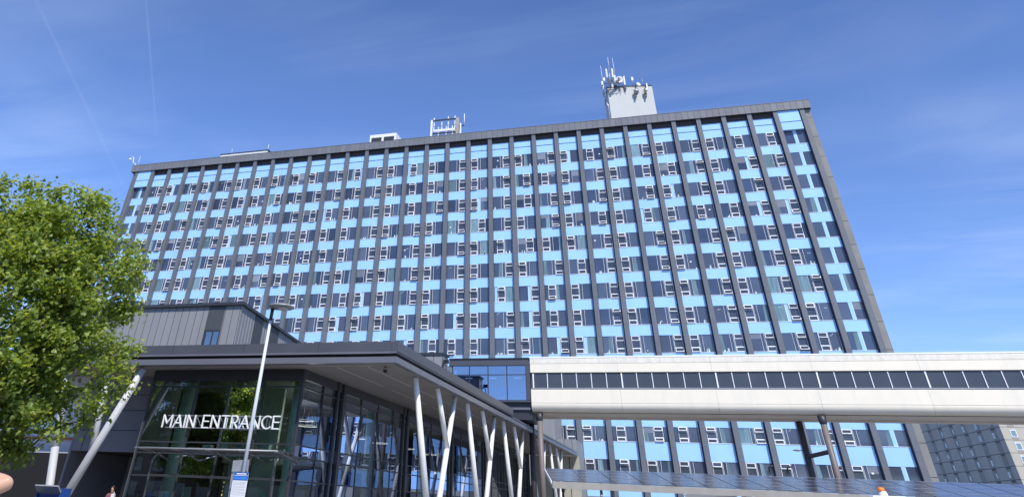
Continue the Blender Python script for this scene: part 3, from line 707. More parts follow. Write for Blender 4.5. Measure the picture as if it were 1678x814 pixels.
for nm, args in (('brown_panel', (o_, ux, fx(-26.45), fx(-25.35), 9.22, 10.49)), ('brown_panel', (c0, d, 2.4, 4.0, 7.4, 10.49)), ('brown_panel', (c0, d, 5.5, 7.3, 7.4, 10.49))):
    b = MB(); qp(*args, 0.02, 0.018, 'brown_panel', b); b.build('brown_panel', ub)
b = MB(); qp(o_, ux, fx(-26.45), fx(-25.35), 7.35, 9.20, 0.02, 0.018, 'dark_frame', b)
for a, c in ((-26.25, -25.88), (-25.78, -25.42)): qp(o_, ux, fx(a), fx(c), 7.4, 9.12, 0.03, 0.008, 'link_glass', b)
b.build('window', ub)

# ================================================================== ENTRANCE PAVILION
ZC = 6.6; XE = -12.05; YF = 32.29; XG = -17.47; YGF = 33.98; XL = -31.6
ent = thing('entrance_hall', 'glazed entrance hall under a wide dark flat canopy roof', 'building', (-20, 50, 0))
def roof_piece(y0, y1, xl, name, front):
    b = MB()
    b.box(xl, XE - 0.30, y0 + (0.30 if front else 0), y1, ZC + 0.02, ZC + 0.8, 'dark_frame')   # core
    # right edge fascia: lower trim, recess, upper band
    b.box(XE - 0.28, XE, y0 + (0.0 if front else 0.0), y1, ZC - 0.02, ZC + 0.22, 'canopy_trim')
    b.box(XE - 0.28, XE - 0.02, y0, y1, ZC + 0.36, ZC + 0.42, 'canopy_trim')
    b.box(XE - 0.28, XE + 0.03, y0, y1, ZC + 0.421, ZC + 0.82, 'canopy_metal')
    if front:
        b.box(xl, XE - 0.281, y0, y0 + 0.28, ZC - 0.02, ZC + 0.22, 'canopy_trim')
        b.box(xl, XE - 0.281, y0 - 0.03, y0 + 0.28, ZC + 0.34, ZC + 0.42, 'canopy_trim')
        b.box(xl, XE - 0.281, y0 - 0.03, y0 + 0.28, ZC + 0.421, ZC + 0.82, 'canopy_metal')
        for x in (-16, -20, -24, -28): b.box(x - 0.01, x + 0.01, y0 - 0.033, y0 - 0.031, ZC + 0.43, ZC + 0.81, 'seam_dark')
    return b.build(name, ent)
roof_piece(YF, 57.6, XL, 'canopy_roof', True)
b = MB()
b.box(-40, XE - 0.30, 57.602, 91.9, ZC + 0.02, ZC + 0.32, 'dark_frame'); b.box(XE - 0.28, XE, 57.602, 92.0, ZC - 0.02, ZC + 0.20, 'canopy_trim'); b.box(XE - 0.28, XE - 0.03, 57.602, 92.0, ZC + 0.26, ZC + 0.34, 'canopy_trim'); b.box(-40, XE - 0.32, 57.602, 92, ZC + 0.341, ZC + 0.5, 'canopy_metal')
b.box(-40, XE - 0.9, 57.7, 92, ZC + 0.502, ZC + 0.75, 'canopy_metal')
b.build('canopy_roof', ent)
b = MB(); b.box(XL, XE - 0.284, YF + 0.284, 91.9, ZC, ZC + 0.018, 'soffit_board')
for xq in (-13.9, -15.5):
    y = YF + 1.2
    while y < 88: b.box(xq - 0.02, xq + 0.02, y, y + 6.3, ZC - 0.006, ZC - 0.001, 'soffit_line'); y += 7.6
b.box(XL, XE - 1.5, YF + 0.9, YF + 0.94, ZC - 0.006, ZC - 0.001, 'soffit_line')
b.build('soffit', ent)
t = tag(MB().build('x') if False else bpy.data.objects.new('dome_camera', None), 'small dark dome camera hanging under the canopy corner', 'camera'); C.objects.link(t); t.location = (-12.99, 33.43, 6.5)
b = MB(); b.lathe((-12.99, 33.43, 6.34), [(0.02, 0), (0.09, 0.03), (0.11, 0.12)], 'black_print', 16); b.build('dome', t)
b = MB(); b.lathe((-12.99, 33.43, 6.46), [(0.115, 0), (0.12, 0.07), (0.06, 0.09), (0.05, 0.139), (0.02, 0.139)], 'grey_galv', 16); b.build('housing', t)

# slate wall left of the glazing
b = MB(); b.box(XL, -25.95, 36.05, 36.5, 3.25, 6.59, 'slate_cladding')
b.build('slate_wall', ent)
b = MB()
for z_ in (4.16, 5.04, 5.75): b.box(XL, -25.96, 36.035, 36.049, z_ - 0.012, z_ + 0.012, 'seam_dark')
for x, za, zb_ in ((-27.6, 5.05, 6.55), (-29.8, 4.17, 5.03), (-26.9, 5.76, 6.55), (-31, 3.3, 4.1)): b.box(x - 0.012, x + 0.012, 36.035, 36.049, za, zb_, 'seam_dark')
b.build('wall_joints', ent)
b = MB(); b.box(XL, -26.0, 42, 42.3, 0, 6.5, 'shade_black'); b.box(XL, -26.0, 36.6, 42, 3.24, 3.3, 'shade_black'); b.build('recess_wall', ent)
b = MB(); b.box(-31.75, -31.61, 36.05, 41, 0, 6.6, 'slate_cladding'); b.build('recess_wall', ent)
# front glazing
fz = [0.12, 2.29, 3.16, 3.6, 5.87, 6.58]
fxs = [-25.9, -23.27, -21.4, -19.55, XG]
for i in range(4):
    b = MB()
    for z0, z1 in zip(fz, fz[1:]):
        b.face([(fxs[i] + 0.03, YGF, z0 + 0.03), (fxs[i + 1] - 0.03, YGF, z0 + 0.03), (fxs[i + 1] - 0.03, YGF, z1 - 0.03), (fxs[i] + 0.03, YGF, z1 - 0.03)], 'clear_glass')
    b.build('front_glazing', ent)
b = MB()
for x in fxs: b.box(x - 0.05, x + 0.05, YGF - 0.03, YGF + 0.14, 0.12, 6.58, 'dark_frame')
for z_ in fz[1:-1]: b.box(-25.9, XG, YGF - 0.02, YGF + 0.10, z_ - 0.03, z_ + 0.03, 'dark_frame')
b.box(-26, XG + 0.02, YGF - 0.05, YGF + 0.3, 6.12, 6.59, 'dark_frame')
b.build('front_mullions', ent)
b = MB(); b.box(-26.0, -25.95, YGF, 36.05, 0.12, 6.58, 'slate_cladding'); b.build('reveal', ent)
# side glazing: modules between paired mullions
mods = [YGF, 38.98, 49.6, 60.2, 70.8, 81.0, 91.0]
for a, c in zip(mods, mods[1:]):
    n_ = 2 if c - a < 6 else 4
    b = MB(); g_ = MB()
    for j in range(n_):
        ya = a + (c - a) * j / n_; yb = a + (c - a) * (j + 1) / n_
        for z0, z1 in zip(fz, fz[1:]):
            g_.face([(XG, ya + 0.03, z0 + 0.03), (XG, yb - 0.03, z0 + 0.03), (XG, yb - 0.03, z1 - 0.03), (XG, ya + 0.03, z1 - 0.03)], 'side_glass')
        if j: b.box(XG - 0.12, XG + 0.03, ya - 0.03, ya + 0.03, 0.12, 6.58, 'dark_frame')
    for z_ in fz[1:-1]: b.box(XG - 0.1, XG + 0.02, a + 0.1, c - 0.3, z_ - 0.03, z_ + 0.03, 'dark_frame')
    for z_ in (6.2,): b.box(XG - 0.15, XG + 0.04, a + 0.1, c - 0.3, z_, 6.59, 'dark_frame')
    b.box(XG - 0.25, XG + 0.12, c - 0.16, c + 0.16, 0.12, 6.59, 'dark_frame'); b.box(XG - 0.25, XG + 0.10, c - 0.85, c - 0.68, 0.12, 6.59, 'dark_frame')
    g_.build('side_glazing', ent); b.build('side_mullions', ent)
# interior
b = MB(); b.box(-31.6, -26.05, 42.35, 90, 0.0, 6.55, 'interior_dark'); b.build('inner_wall', ent)
b = MB(); b.box(-26, XG - 3.4, 42, 90, 3.15, 3.45, 'interior_floor'); b.build('mezzanine', ent)
b = MB(); b.box(-26, -17.8, 89.5, 90.5, 0, 6.5, 'interior_dark'); b.box(-26, XG - 0.3, 34.3, 90, 0.121, 0.14, 'interior_floor'); b.box(-26, XG - 0.3, 34.4, 90, 6.3, 6.58, 'interior_dark'); b.build('inner_shell', ent)
b = MB(); b.box(-23.2, -20.6, 38.2, 38.4, 0.15, 6.3, 'interior_floor'); b.build('lift_shaft', ent)
for x, y, lb in ((-25.1, 36.0, 'pale green round column inside the glazing, left of the letters'), (-18.65, 36.0, 'pale green round column inside the glazing, at the glass corner'), (-18.6, 46, 'pale green round column further inside the hall'), (-18.6, 56.6, 'pale green round column deepest in the hall')):
    b = MB(); b.tube((x, y, 0.14), (x, y, 6.29), 0.24 if x > -20 else 0.30, None, 'green_column', 24); b.build('inner_column', ent)
# white tables behind the upper glass
b = MB()
for i in range(9):
    x = -25.5 + i * 0.86
    b.box(x, x + 0.5, 37.6, 37.9, 3.42, 3.62 + 0.1 * (i % 3), 'clutter_white')
b.box(-25.9, -18, 37.5, 38.1, 3.25, 3.40, 'clutter_white'); b.build('gallery_counter', ent)
for x, y in ((-19.4, 38.5), (-20.6, 41.5), (-20.2, 45.8), (-20.4, 49.5), (-20.6, 53), (-20.3, 58), (-20.4, 64)):
    t = thing('ring_lamp', 'thin glowing ring lamp hanging in the entrance hall', 'ring lamp', (x, y, 4.9), 'ring lamps in the entrance hall')
    b = MB(); pr_ = [(0.55, 0), (0.58, 0), (0.58, 0.03), (0.55, 0.03), (0.55, 0)]
    b.lathe((x, y, 4.9), pr_, 'lamp_glow', 32); b.build('ring', t)
    b = MB()
    for q in range(3): b.tube((x + 0.55 * math.cos(q * 2.1), y + 0.55 * math.sin(q * 2.1), 4.96), (x, y, 6.29), 0.008, None, 'steel', 4)
    b.build('cable', t)
    ld = bpy.data.lights.new('ring_light', 'POINT'); ld.energy = 60; ld.shadow_soft_size = 0.5; ld.color = (1, 0.95, 0.85); lo = bpy.data.objects.new('ring_light', ld); C.objects.link(lo); lo.parent = t; lo.location = (0, 0, -0.12)
# service desk with yellow notice, behind side glass
t = thing('reception_desk', 'white reception counter seen through the side glass', 'counter', (-18.5, 38.3, 0.14))
b = MB(); b.box(-19.6, -16.9 - 1.2, 38, 38.8, 0.14, 1.75, 'sign_white'); b.box(-18.9, -18.0, 37.6, 37.99, 1.2, 2.02, 'sign_white'); b.build('body', t)
t = thing('yellow_notice', 'yellow and black notice behind the glass by the white counter', 'notice', (-18.0, 37.5, 1.8))
b = MB(); b.box(-18.30, -17.83, 37.4, 37.44, 1.72, 2.02, 'yellow_sign'); b.build('board', t)
b = MB()
for j in range(3): b.box(-18.22, -17.98 + 0.04 * j, 37.38, 37.395, 1.78 + j * 0.075, 1.81 + j * 0.075, 'black_print')
b.build('print', t)
for xq, wq in ((-22.85, 0.45), (-18.9, 0.4)):
    b = MB(); b.box(xq, xq + wq, YGF + 0.05, YGF + 0.06, 1.45, 1.92, 'lime_paper'); b.build('door_poster', ent)
t = thing('chevron_tape', 'upright strip of yellow and black dashes beside the entrance doors', 'tape strip', (-20.3, YGF - 0.04, 0.2))
b = MB(); b.box(-20.72, -20.64, YGF - 0.045, YGF - 0.035, 0.3, 2.2, 'black_print')
for j in range(13): b.box(-20.71, -20.65, YGF - 0.05, YGF - 0.046, 0.35 + j * 0.145, 0.42 + j * 0.145, 'hose_yellow')
b.build('strip', t)
# soffit end wall (beige) at the far end
t = thing('stone_end_wall', 'beige stone wall closing the far end of the entrance canopy', 'wall', (-13.5, 92, 0))
b = MB(); b.box(-16.8, -12.0, 91.0 + 1.05, 93, 0, 6.57, 'beige_wall'); b.build('wall', t)
b = MB()
for x in (-15.9, -15.0, -14.1, -13.0): b.box(x - 0.04, x + 0.04, 92.03, 92.049, 0, 6.5, 'soffit_dark')
b.build('joints', t)
t = thing('low_zinc_block', 'grey clad low block behind the far end of the canopy', 'building', (-18, 97, 0))
b = MB(); b.box(-26, -12.5, 95.0, 101, 0, 8.3, 'zinc_panel'); b.box(-26, -14.9, 95.2, 101, 8.3, 11.9, 'zinc_panel'); b.build('wall', t)
b = MB()
for i in range(15): b.box(-25.6 + i * 0.9, -25.56 + i * 0.9, 94.98, 94.998, 6.5, 8.3, 'seam_dark')
b.build('joints', t)

# MAIN ENTRANCE letters: one object per letter would be parts of the sign
sgn = thing('entrance_sign', 'raised white capital letters reading MAIN ENTRANCE on thin rails above the doors', 'sign', (-21.4, 33.6, 4.16))
XA, XB, ZA, ZH = -24.55, -18.18, 4.16, 0.48
def arc(cx, cz, rx, rz, a0, a1, n=10): return [(cx + rx * math.cos(R(a0 + (a1 - a0) * i / n)), cz + rz * math.sin(R(a0 + (a1 - a0) * i / n))) for i in range(n + 1)]
GLY = {'M': (0.84, [[(0, 0), (0, 1)], [(0, 1), (0.42, 0.32)], [(0.42, 0.32), (0.84, 1)], [(0.84, 1), (0.84, 0)]]),
       'A': (0.80, [[(0, 0), (0.40, 1)], [(0.40, 1), (0.80, 0)], [(0.15, 0.36), (0.65, 0.36)]]),
       'I': (0.0, [[(0, 0), (0, 1)]]), 'N': (0.70, [[(0, 0), (0, 1)], [(0, 1), (0.70, 0)], [(0.70, 0), (0.70, 1)]]),
       'E': (0.58, [[(0, 0), (0, 1)], [(0, 1), (0.58, 1)], [(0, 0.52), (0.52, 0.52)], [(0, 0), (0.58, 0)]]),
       'T': (0.68, [[(0.34, 0), (0.34, 1)], [(0, 1), (0.68, 1)]]),
       'R': (0.60, [[(0, 0), (0, 1)], [(0, 1), (0.30, 1)] + arc(0.30, 0.72, 0.27, 0.28, 90, -90) + [(0.30, 0.44), (0, 0.44)], [(0.30, 0.44), (0.60, 0)]]),
       'C': (0.76, [arc(0.48, 0.5, 0.48, 0.5, 48, 312, 20)]), ' ': (0.30, [])}
txt = 'MAIN ENTRANCE'; GAP = 0.26
tw = sum(GLY[c][0] for c in txt) + GAP * (len(txt) - 1); kx = (XB - XA) / tw; xx = XA
for c in txt:
    w_, strokes = GLY[c]; b = MB(); hw = 0.024; n_st = 0
    for st in strokes:
        for p, q in zip(st, st[1:]):
            p0 = Vector((xx + p[0] * kx, 0, ZA + p[1] * ZH)); p1 = Vector((xx + q[0] * kx, 0, ZA + q[1] * ZH)); dd_ = (p1 - p0)
            if dd_.length < 1e-4: continue
            dd_.normalize(); nn_ = Vector((-dd_.z, 0, dd_.x)) * hw; e_ = dd_ * hw * 0.75; yo = 0.0006 * n_st; n_st += 1
            P = [p0 - e_ - nn_, p1 + e_ - nn_, p1 + e_ + nn_, p0 - e_ + nn_]
            b.hexa([(p_.x, 33.60 + yo, p_.z) for p_ in P] + [(p_.x, 33.68 + yo, p_.z) for p_ in P], 'letter_white')
    if strokes: b.build('letter', sgn)
    xx += (w_ + GAP) * kx
b = MB(); b.box(-24.4, -18.2, 33.70, 33.74, 4.135, 4.17, 'steel'); b.box(-24.4, -18.2, 33.70, 33.74, 4.62, 4.65, 'steel')
for x in (-24.2, -22.2, -20.2, -18.4): b.box(x, x + 0.03, 33.74, YGF, 4.14, 4.16, 'steel'); b.box(x, x + 0.03, 33.74, YGF, 4.63, 4.65, 'steel')
b.build('rails', sgn)

# awning of glass slats
aw = thing('entrance_awning', 'slatted steel and glass awning over the entrance doors', 'awning', (-20.5, 32.5, 3.1))
b = MB(); b.tube((-24.2, 31.55, 3.22), (-16.9, 31.55, 3.22), 0.03, None, 'grey_galv', 10); b.build('front_tube', aw)
for i in range(5):
    x = -24.0 + i * 1.72
    b = MB(); b.path([(x, 33.95, 2.9), (x, 33.2, 3.05), (x, 32.4, 3.16), (x, 31.5, 3.2)], [0.04, 0.04, 0.03, 0.025], 'steel_dark', 8); b.build('bracket', aw)
b = MB()
for i in range(4):
    x = -24.0 + i * 1.72
    for j in range(4):
        T = Matrix.Translation((x + 0.06, 31.8 + j * 0.5, 3.26)) @ Matrix.Rotation(R(-14), 4, 'X'); b.box(0, 1.60, 0, 0.34, -0.012, 0.012, 'bridge_glass' if j % 2 else 'steel_dark', T)
b.build('slats', aw)
pt = thing('door_portal', 'slender dark steel portal framing the entrance doors', 'door frame', (-21, 33, 0))
for xa, xb_ in ((-24.06, -24.15), (-17.6, -17.72)):
    b = MB(); b.path([(xa, 33.0, 0.12), (xb_, 33.0, 2.85), (xb_ + 0.12, 33.0, 3.0), (xb_ + 0.1, 33.3, 3.1)], 0.05, 'steel_dark', 10); b.build('post', pt)
b = MB(); b.box(-24.1, -17.65, 32.97, 33.03, 2.25, 2.33, 'dark_frame'); b.build('cross_rail', pt)

# Y columns
def post(y, label, grp):
    b = MB(); b.tube((XE - 0.5, y + 3.5, 0.12), (XE - 0.5, y, 6.62), 0.165, 0.14, 'white_paint', 20)
    o = b.build('leaning_column'); tag(o, label, 'column', grp)
def ycol(y, label, grp):
    t = thing('y_column', label, 'column', (XE - 0.5, y + 4.2, 0.12), grp); x = XE - 0.5
    foot = Vector((x, y + 3.7, 0.12)); topb = Vector((x, y + 7.25, 6.62)); 
    mpt = foot.lerp(topb, 0.61)
    b = MB(); b.tube(foot, topb, 0.165, 0.13, 'white_paint', 20); b.build('stem', t)
    b = MB(); b.tube(mpt, (x, y + 3.75, 6.62), 0.145, 0.13, 'white_paint', 20); b.build('branch', t)
    b = MB(); b.lathe((x, y + 3.7, 0.12), [(0.30, 0), (0.30, 0.03), (0.21, 0.04)], 'steel', 20); b.build('base_plate', t)
GR = 'white columns along the canopy edge'
lbl = ['nearest', 'second nearest', 'third', 'fourth', 'farthest']
for i in range(5):
    post(36.5 + 9.95 * i, ['nearest straight white column leaning under the canopy edge', 'second nearest straight leaning white column', 'third straight leaning white column along the canopy', 'fourth straight leaning white column, beside the brown bridge pier', 'farthest straight leaning white column under the canopy end'][i], GR)
    ycol(36.5 + 9.95 * i, ['nearest forked white Y column under the canopy edge', 'second nearest forked white Y column', 'third forked white Y column along the canopy', 'forked white Y column right behind the brown bridge pier', 'farthest forked white Y column under the canopy end'][i], GR)
# left front columns
lc = thing('y_column', 'pale forked column leaning beside the big tree', 'column', (-28.9, 32.7, 0), None)
b = MB(); b.tube((-28.75, 32.7, 0.12), (-25.84, 32.75, 6.5), 0.20, 0.17, 'shaded_white_paint', 20); b.build('stem', lc)
b = MB(); b.tube((-27.45, 32.72, 3.1), (-27.95, 32.75, 6.55), 0.16, 0.14, 'shaded_white_paint', 20); b.build('branch', lc)
b = MB(); b.tube((-28.85, 32.75, 0.12), (-29.75, 32.8, 3.2), 0.19, 0.18, 'shaded_white_paint', 20); b.tube((-29.75, 32.8, 3.2), (-30.6, 32.85, 6.55), 0.18, 0.17, 'shaded_white_paint', 20)
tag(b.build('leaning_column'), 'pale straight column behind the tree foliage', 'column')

# ================================================================== SOLAR CANOPY
sc = thing('solar_canopy', 'long low canopy roofed with tilted dark solar panels', 'canopy', (5, 52, 0))
A0 = Vector((-7.84, 48, 3.03)); bdir = Vector((math.cos(R(-12.26)), math.sin(R(-12.26)), 0)); bdir = Vector((math.cos(R(12.26)) , math.sin(R(12.26)) * -1, 0))
# long axis is square to the away direction (azimuth -12.26 deg)
away = Vector((-0.2112, 0.9717, 0.1069)); bdir = Vector((away.y, -away.x, 0)).normalized()
F0 = A0 + away * 8.14; tdir = Vector((math.cos(R(5)), math.sin(R(5)), 0))
NP = 24
def lp(s_, q):   # s along 0..NP, q 0..1 away
    a = A0 + bdir * (s_ * 1.74) ; f_ = F0 + tdir * (s_ * 1.74)
    return a.lerp(f_, q)
for i in range(NP):
    b = MB()
    for j in range(4):
        q0, q1 = j / 4 + 0.006, (j + 1) / 4 - 0.006
        P = [lp(i + 0.02, q0), lp(i + 0.98, q0), lp(i + 0.98, q1), lp(i + 0.02, q1)]
        b.hexa([tuple(p + Vector((0, 0, -0.03))) for p in P] + [tuple(p + Vector((0, 0, 0.012))) for p in P], 'solar_cell')
        P = [lp(i + 0.03, q1 - 0.006), lp(i + 0.97, q1 - 0.006), lp(i + 0.97, q1 - 0.003), lp(i + 0.03, q1 - 0.003)]
        b.hexa([tuple(p + Vector((0, 0, 0.013))) for p in P] + [tuple(p + Vector((0, 0, 0.018))) for p in P], 'steel')
    b.build('solar_panel', sc)
b = MB()
def beam(p0, p1, w, h, mn, b):
    p0 = Vector(p0); p1 = Vector(p1); dd_ = (p1 - p0).normalized(); s2 = dd_.cross(Vector((0, 0, 1))).normalized() * w / 2
    P = [p0 - s2, p0 + s2, p1 + s2, p1 - s2]; b.hexa([tuple(p - Vector((0, 0, h))) for p in P] + [tuple(p) for p in P], mn)
beam(lp(0, 0) + Vector((0, -0.08, -0.04)), lp(NP, 0) + Vector((0, -0.08, -0.04)), 0.14, 0.30, 'gutter_beige', b); b.build('gutter', sc)
b = MB(); beam(lp(0, 0) + Vector((-0.06, 0, 0.0)), lp(0, 1) + Vector((-0.06, 0, 0.0)), 0.06, 0.16, 'white_frame', b); b.build('edge_trim', sc)
for i in range(0, NP + 1, 4):
    b = MB(); beam(lp(i, 0) + Vector((0, 0, -0.08)), lp(i, 1) + Vector((0, 0, -0.08)), 0.12, 0.22, 'grey_galv', b); b.build('rafter', sc)
for i in range(2, NP, 5):
    for q in (0.12, 0.88):
        p = lp(i, q); b = MB(); b.tube((p.x, p.y, 0), (p.x, p.y, p.z - 0.1), 0.09, None, 'grey_galv', 12); b.build('column', sc)

# structures glimpsed beneath it
t = thing('bus_shelter', 'low grey gabled shelter roof under the solar canopy', 'shelter', (1, 65, 0))
b = MB(); b.prism([(-0.9, 2.95), (0.2, 3.18), (2.8, 3.22), (2.8, 3.0), (-0.8, 2.8)], 64, 67, 'zinc_panel', axis='y'); b.build('roof', t)
for x, y in ((-0.7, 64.2), (-0.7, 66.7), (2.6, 64.2), (2.6, 66.7)):
    b = MB(); b.box(x, x + 0.12, y, y + 0.12, 0, 2.9, 'grey_galv'); b.build('post', t)
b = MB(); b.box(-0.55, 2.55, 66.75, 66.8, 0.4, 2.6, 'clear_glass'); b.build('glass_back', t)
t = thing('red_parasol', 'red fabric parasol under the solar canopy gutter', 'parasol', (4.3, 64, 0))
b = MB(); b.lathe((4.3, 64, 2.72), [(1.0, 0), (0.99, -0.12), (1.0, 0), (0.5, 0.2), (0.03, 0.38)], 'red_cloth', 8); b.build('canopy', t)
b = MB(); b.tube((4.3, 64, 0), (4.3, 64, 3.1), 0.04, None, 'steel', 8); b.build('pole', t)

# ================================================================== STREET LAMPS
def street_lamp(x, y, top, label, r0=0.078, r1=0.042, dx=0.30, disc=0.40, sc_=1, mtl='pole_paint'):
    t = thing('street_lamp', label, 'street lamp', (x, y, 0), 'disc headed street lamps')
    b = MB(); b.tube((x, y, 0), (x, y, 1.4), r0 * 1.25, r0 * 1.2, mtl, 16); b.tube((x, y, 1.4), (x, y, top - 0.12), r0 * 0.80, r1, mtl, 16); b.build('pole', t)
    b = MB(); b.tube((x, y, top - 0.36), (x, y, top - 0.02), r1 * 1.25, r1 * 1.25, 'dark_frame', 14); b.tube((x, y, top - 0.04), (x + dx * 0.6, y, top + 0.02), 0.05, None, 'dark_frame', 10); b.build('bracket', t)
    b = MB(); b.lathe((x + dx, y, top), [(0.02, -0.045), (disc * 0.55, -0.045), (disc * 0.9, -0.02), (disc, 0.01), (disc * 0.92, 0.04), (disc * 0.4, 0.075), (0.01, 0.08)], 'grey_galv', 32); b.build('lamp_head', t)
    b = MB(); b.lathe((x + dx + disc * 0.15, y, top - 0.062), [(0.01, 0), (disc * 0.4, 0.0), (disc * 0.42, 0.015)], 'sign_white', 24); b.build('lens', t)
    return t
street_lamp(-11.66, 20, 6.19, 'tall white street lamp with a disc head in front of the entrance')
street_lamp(-10.6, 70, 3.32, 'short dark disc headed lamp below the solar canopy by the beige wall', 0.12, 0.10, 0.8, 0.85, mtl='dark_frame')
street_lamp(9.45, 75, 6.42, 'dark disc headed lamp behind the braced bridge pier', 0.10, 0.07, -0.72, 0.36, mtl='dark_frame')

# lamp post signs
t = thing('road_sign', 'bare aluminium back of a road sign clamped to the white lamp post', 'sign', (-11.8, 20.1, 1.4))
T = Matrix.Translation((-11.80, 20.14, 1.5)) @ Matrix.Rotation(R(-4), 4, 'Y')
b = MB(); b.box(-0.26, 0.24, 0.0, 0.01, 0.12, 0.92, 'grey_galv', T); b.build('plate', t)
b = MB(); b.box(-0.24, 0.22, -0.03, -0.001, 0.66, 0.69, 'steel', T); b.box(-0.24, 0.22, -0.03, -0.001, 0.30, 0.33, 'steel', T); b.box(-0.2, -0.1, -0.02, -0.001, 0.34, 0.65, 'grey_galv', T); b.build('channel', t)
t = thing('information_poster', 'white notice with a blue header strapped to the white lamp post', 'notice', (-11.62, 19.86, 1.6))
yq = 19.84; X_ = -11.84
b = MB(); b.box(X_, X_ + 0.44, yq, yq + 0.012, 1.62, 2.14, 'sign_white'); b.build('board', t)
b = MB(); b.box(X_, X_ + 0.44, yq - 0.003, yq - 0.001, 1.97, 2.14, 'sign_blue'); b.box(X_ + 0.02, X_ + 0.42, yq - 0.006, yq - 0.0035, 1.985, 2.05, 'sign_blue_light'); b.build('header', t)
b = MB(); b.box(X_ + 0.08, X_ + 0.38, yq - 0.006, yq - 0.0035, 2.095, 2.12, 'sign_white'); b.box(X_ + 0.02, X_ + 0.42, yq - 0.006, yq - 0.0035, 2.068, 2.078, 'sign_white')
b.build('header_lettering', t)
r2 = random.Random(4)
for j, z_ in enumerate((1.93, 1.905, 1.88, 1.845, 1.82, 1.785, 1.76, 1.725, 1.70, 1.665)):
    b = MB(); x = X_ + 0.03
    while x < X_ + 0.38:
        w_ = r2.uniform(0.015, 0.05); b.box(x, min(x + w_, X_ + 0.41), yq - 0.003, yq - 0.001, z_, z_ + 0.008, 'ink_grey'); x += w_ + 0.012
    b.build('text_line', t)

# kiosk at left
t = thing('ticket_machine', 'blue pay machine with a sloping grey hood below the tree', 'pay machine', (-26.8, 30, 0))
b = MB(); b.box(-27.3, -26.25, 30.05, 30.6, 0, 1.52, 'kiosk_blue'); b.build('cabinet', t, bevel=0.02)
b = MB(); T = Matrix.Translation((-26.75, 29.95, 1.55)) @ Matrix.Rotation(R(-38), 4, 'X'); b.box(-0.62, 0.62, -0.28, 0.30, -0.02, 0.03, 'grey_galv', T); b.build('hood', t)
b = MB(); b.box(-27.42, -27.34, 30.0, 30.6, 0, 1.66, 'kiosk_blue'); b.box(-26.2, -26.12, 30.0, 30.6, 0, 1.66, 'kiosk_blue'); b.build('side_panel', t)
b = MB(); b.box(-27.0, -26.5, 30.03, 30.048, 0.9, 1.3, 'dark_frame'); b.build('screen', t)

# ambulance with beacon
t = thing('ambulance', 'white high roofed ambulance with an amber beacon, cut off by the frame bottom', 'ambulance', (3.7, 20.5, 0))
b = MB()
prof = [(19.2, 0.45), (19.2, 1.1), (19.9, 1.35), (20.6, 1.90), (21.0, 2.03), (24.8, 2.03), (24.9, 1.9), (24.9, 0.45)]
b.prism(prof, 3.35, 4.98, 'van_white'); b.build('body', t, bevel=0.06)
b = MB(); b.box(3.80, 4.50, 21.15, 21.6, 2.0, 2.165, 'van_white'); b.build('light_bar', t, bevel=0.03)
b = MB(); b.face([(3.45, 19.93, 1.39), (4.88, 19.93, 1.39), (4.83, 20.52, 1.85), (3.5, 20.52, 1.85)], 'bridge_glass'); o1 = b.build('windscreen', t); o1.location = (0, -0.03, 0.03)
for (x, y) in ((3.4, 20.1), (4.73, 20.1), (3.4, 23.8), (4.73, 23.8)):
    b = MB(); b.tube((x, y, 0.36), (x + 0.22, y, 0.36), 0.36, None, 'tyre', 20); b.build('wheel', t)
b = MB(); b.lathe((4.08, 21.4, 2.165), [(0.10, 0), (0.09, 0.05), (0.07, 0.085)], 'van_white', 16); b.build('beacon_base', t)
b = MB(); b.lathe((4.06, 21.4, 2.25), [(0.075, 0), (0.08, 0.03), (0.065, 0.065), (0.015, 0.075)], 'amber', 16); b.build('beacon', t)
for x in (3.48, 4.62):
    b = MB(); b.box(x, x + 0.2, 19.17, 19.199, 0.75, 0.95, 'sign_white'); b.build('headlight', t)

# ================================================================== REAR BUILDING
rb = thing('rear_ward_block', 'distant beige concrete ward block with a shaded gridded side', 'building', (80, 260, 0))
cr0 = Vector((80.88, 250, 0)); dr = Vector((math.sin(R(-6.6)), math.cos(R(-6.6)), 0)); fr_ = Vector((dr.y, -dr.x, 0)); LEN = 66; WID = 30; HT = 34
P = [cr0, cr0 + fr_ * WID, cr0 + fr_ * WID + dr * LEN, cr0 + dr * LEN]
b = MB(); b.hexa([(p.x, p.y, 0) for p in P] + [(p.x, p.y, HT) for p in P], 'rear_light'); b.build('wall', rb)
lo_ = cr0 + dr * LEN; ul = -dr    # left face, going from far to near; outward normal = (ul.y,-ul.x)?
def lface(s0, s1, z0, z1, off, th, mn, b):
    nn = -fr_; P = []
    for zz_ in (z0, z1):
        for (s_, q) in ((s0, off), (s1, off), (s1, off - th), (s0, off - th)):
            p = cr0 + dr * s_ + nn * q; P.append((p.x, p.y, zz_))
    b.hexa(P, mn)
def fface(s0, s1, z0, z1, off, th, mn, b):
    nn = -dr; P = []
    for zz_ in (z0, z1):
        for (s_, q) in ((s0, off), (s1, off), (s1, off - th), (s0, off - th)):
            p = cr0 + fr_ * s_ + nn * q; P.append((p.x, p.y, zz_))
    b.hexa(P, mn)
ST = 2.8
b = MB()
for k in range(12):
    z_ = 1.4 + k * ST
    lface(-0.0, LEN, z_ - 0.08, z_ + 0.08, 0.04, 0.039, 'rear_band', b); fface(0, WID, z_ - 0.07, z_ + 0.07, 0.04, 0.039, 'rear_concrete', b)
lface(0, LEN, 0, HT, 0.02, 0.019, 'rear_side', b)
b.build('floor_bands', rb)
r3 = random.Random(8)
side = MB(); restw = MB()
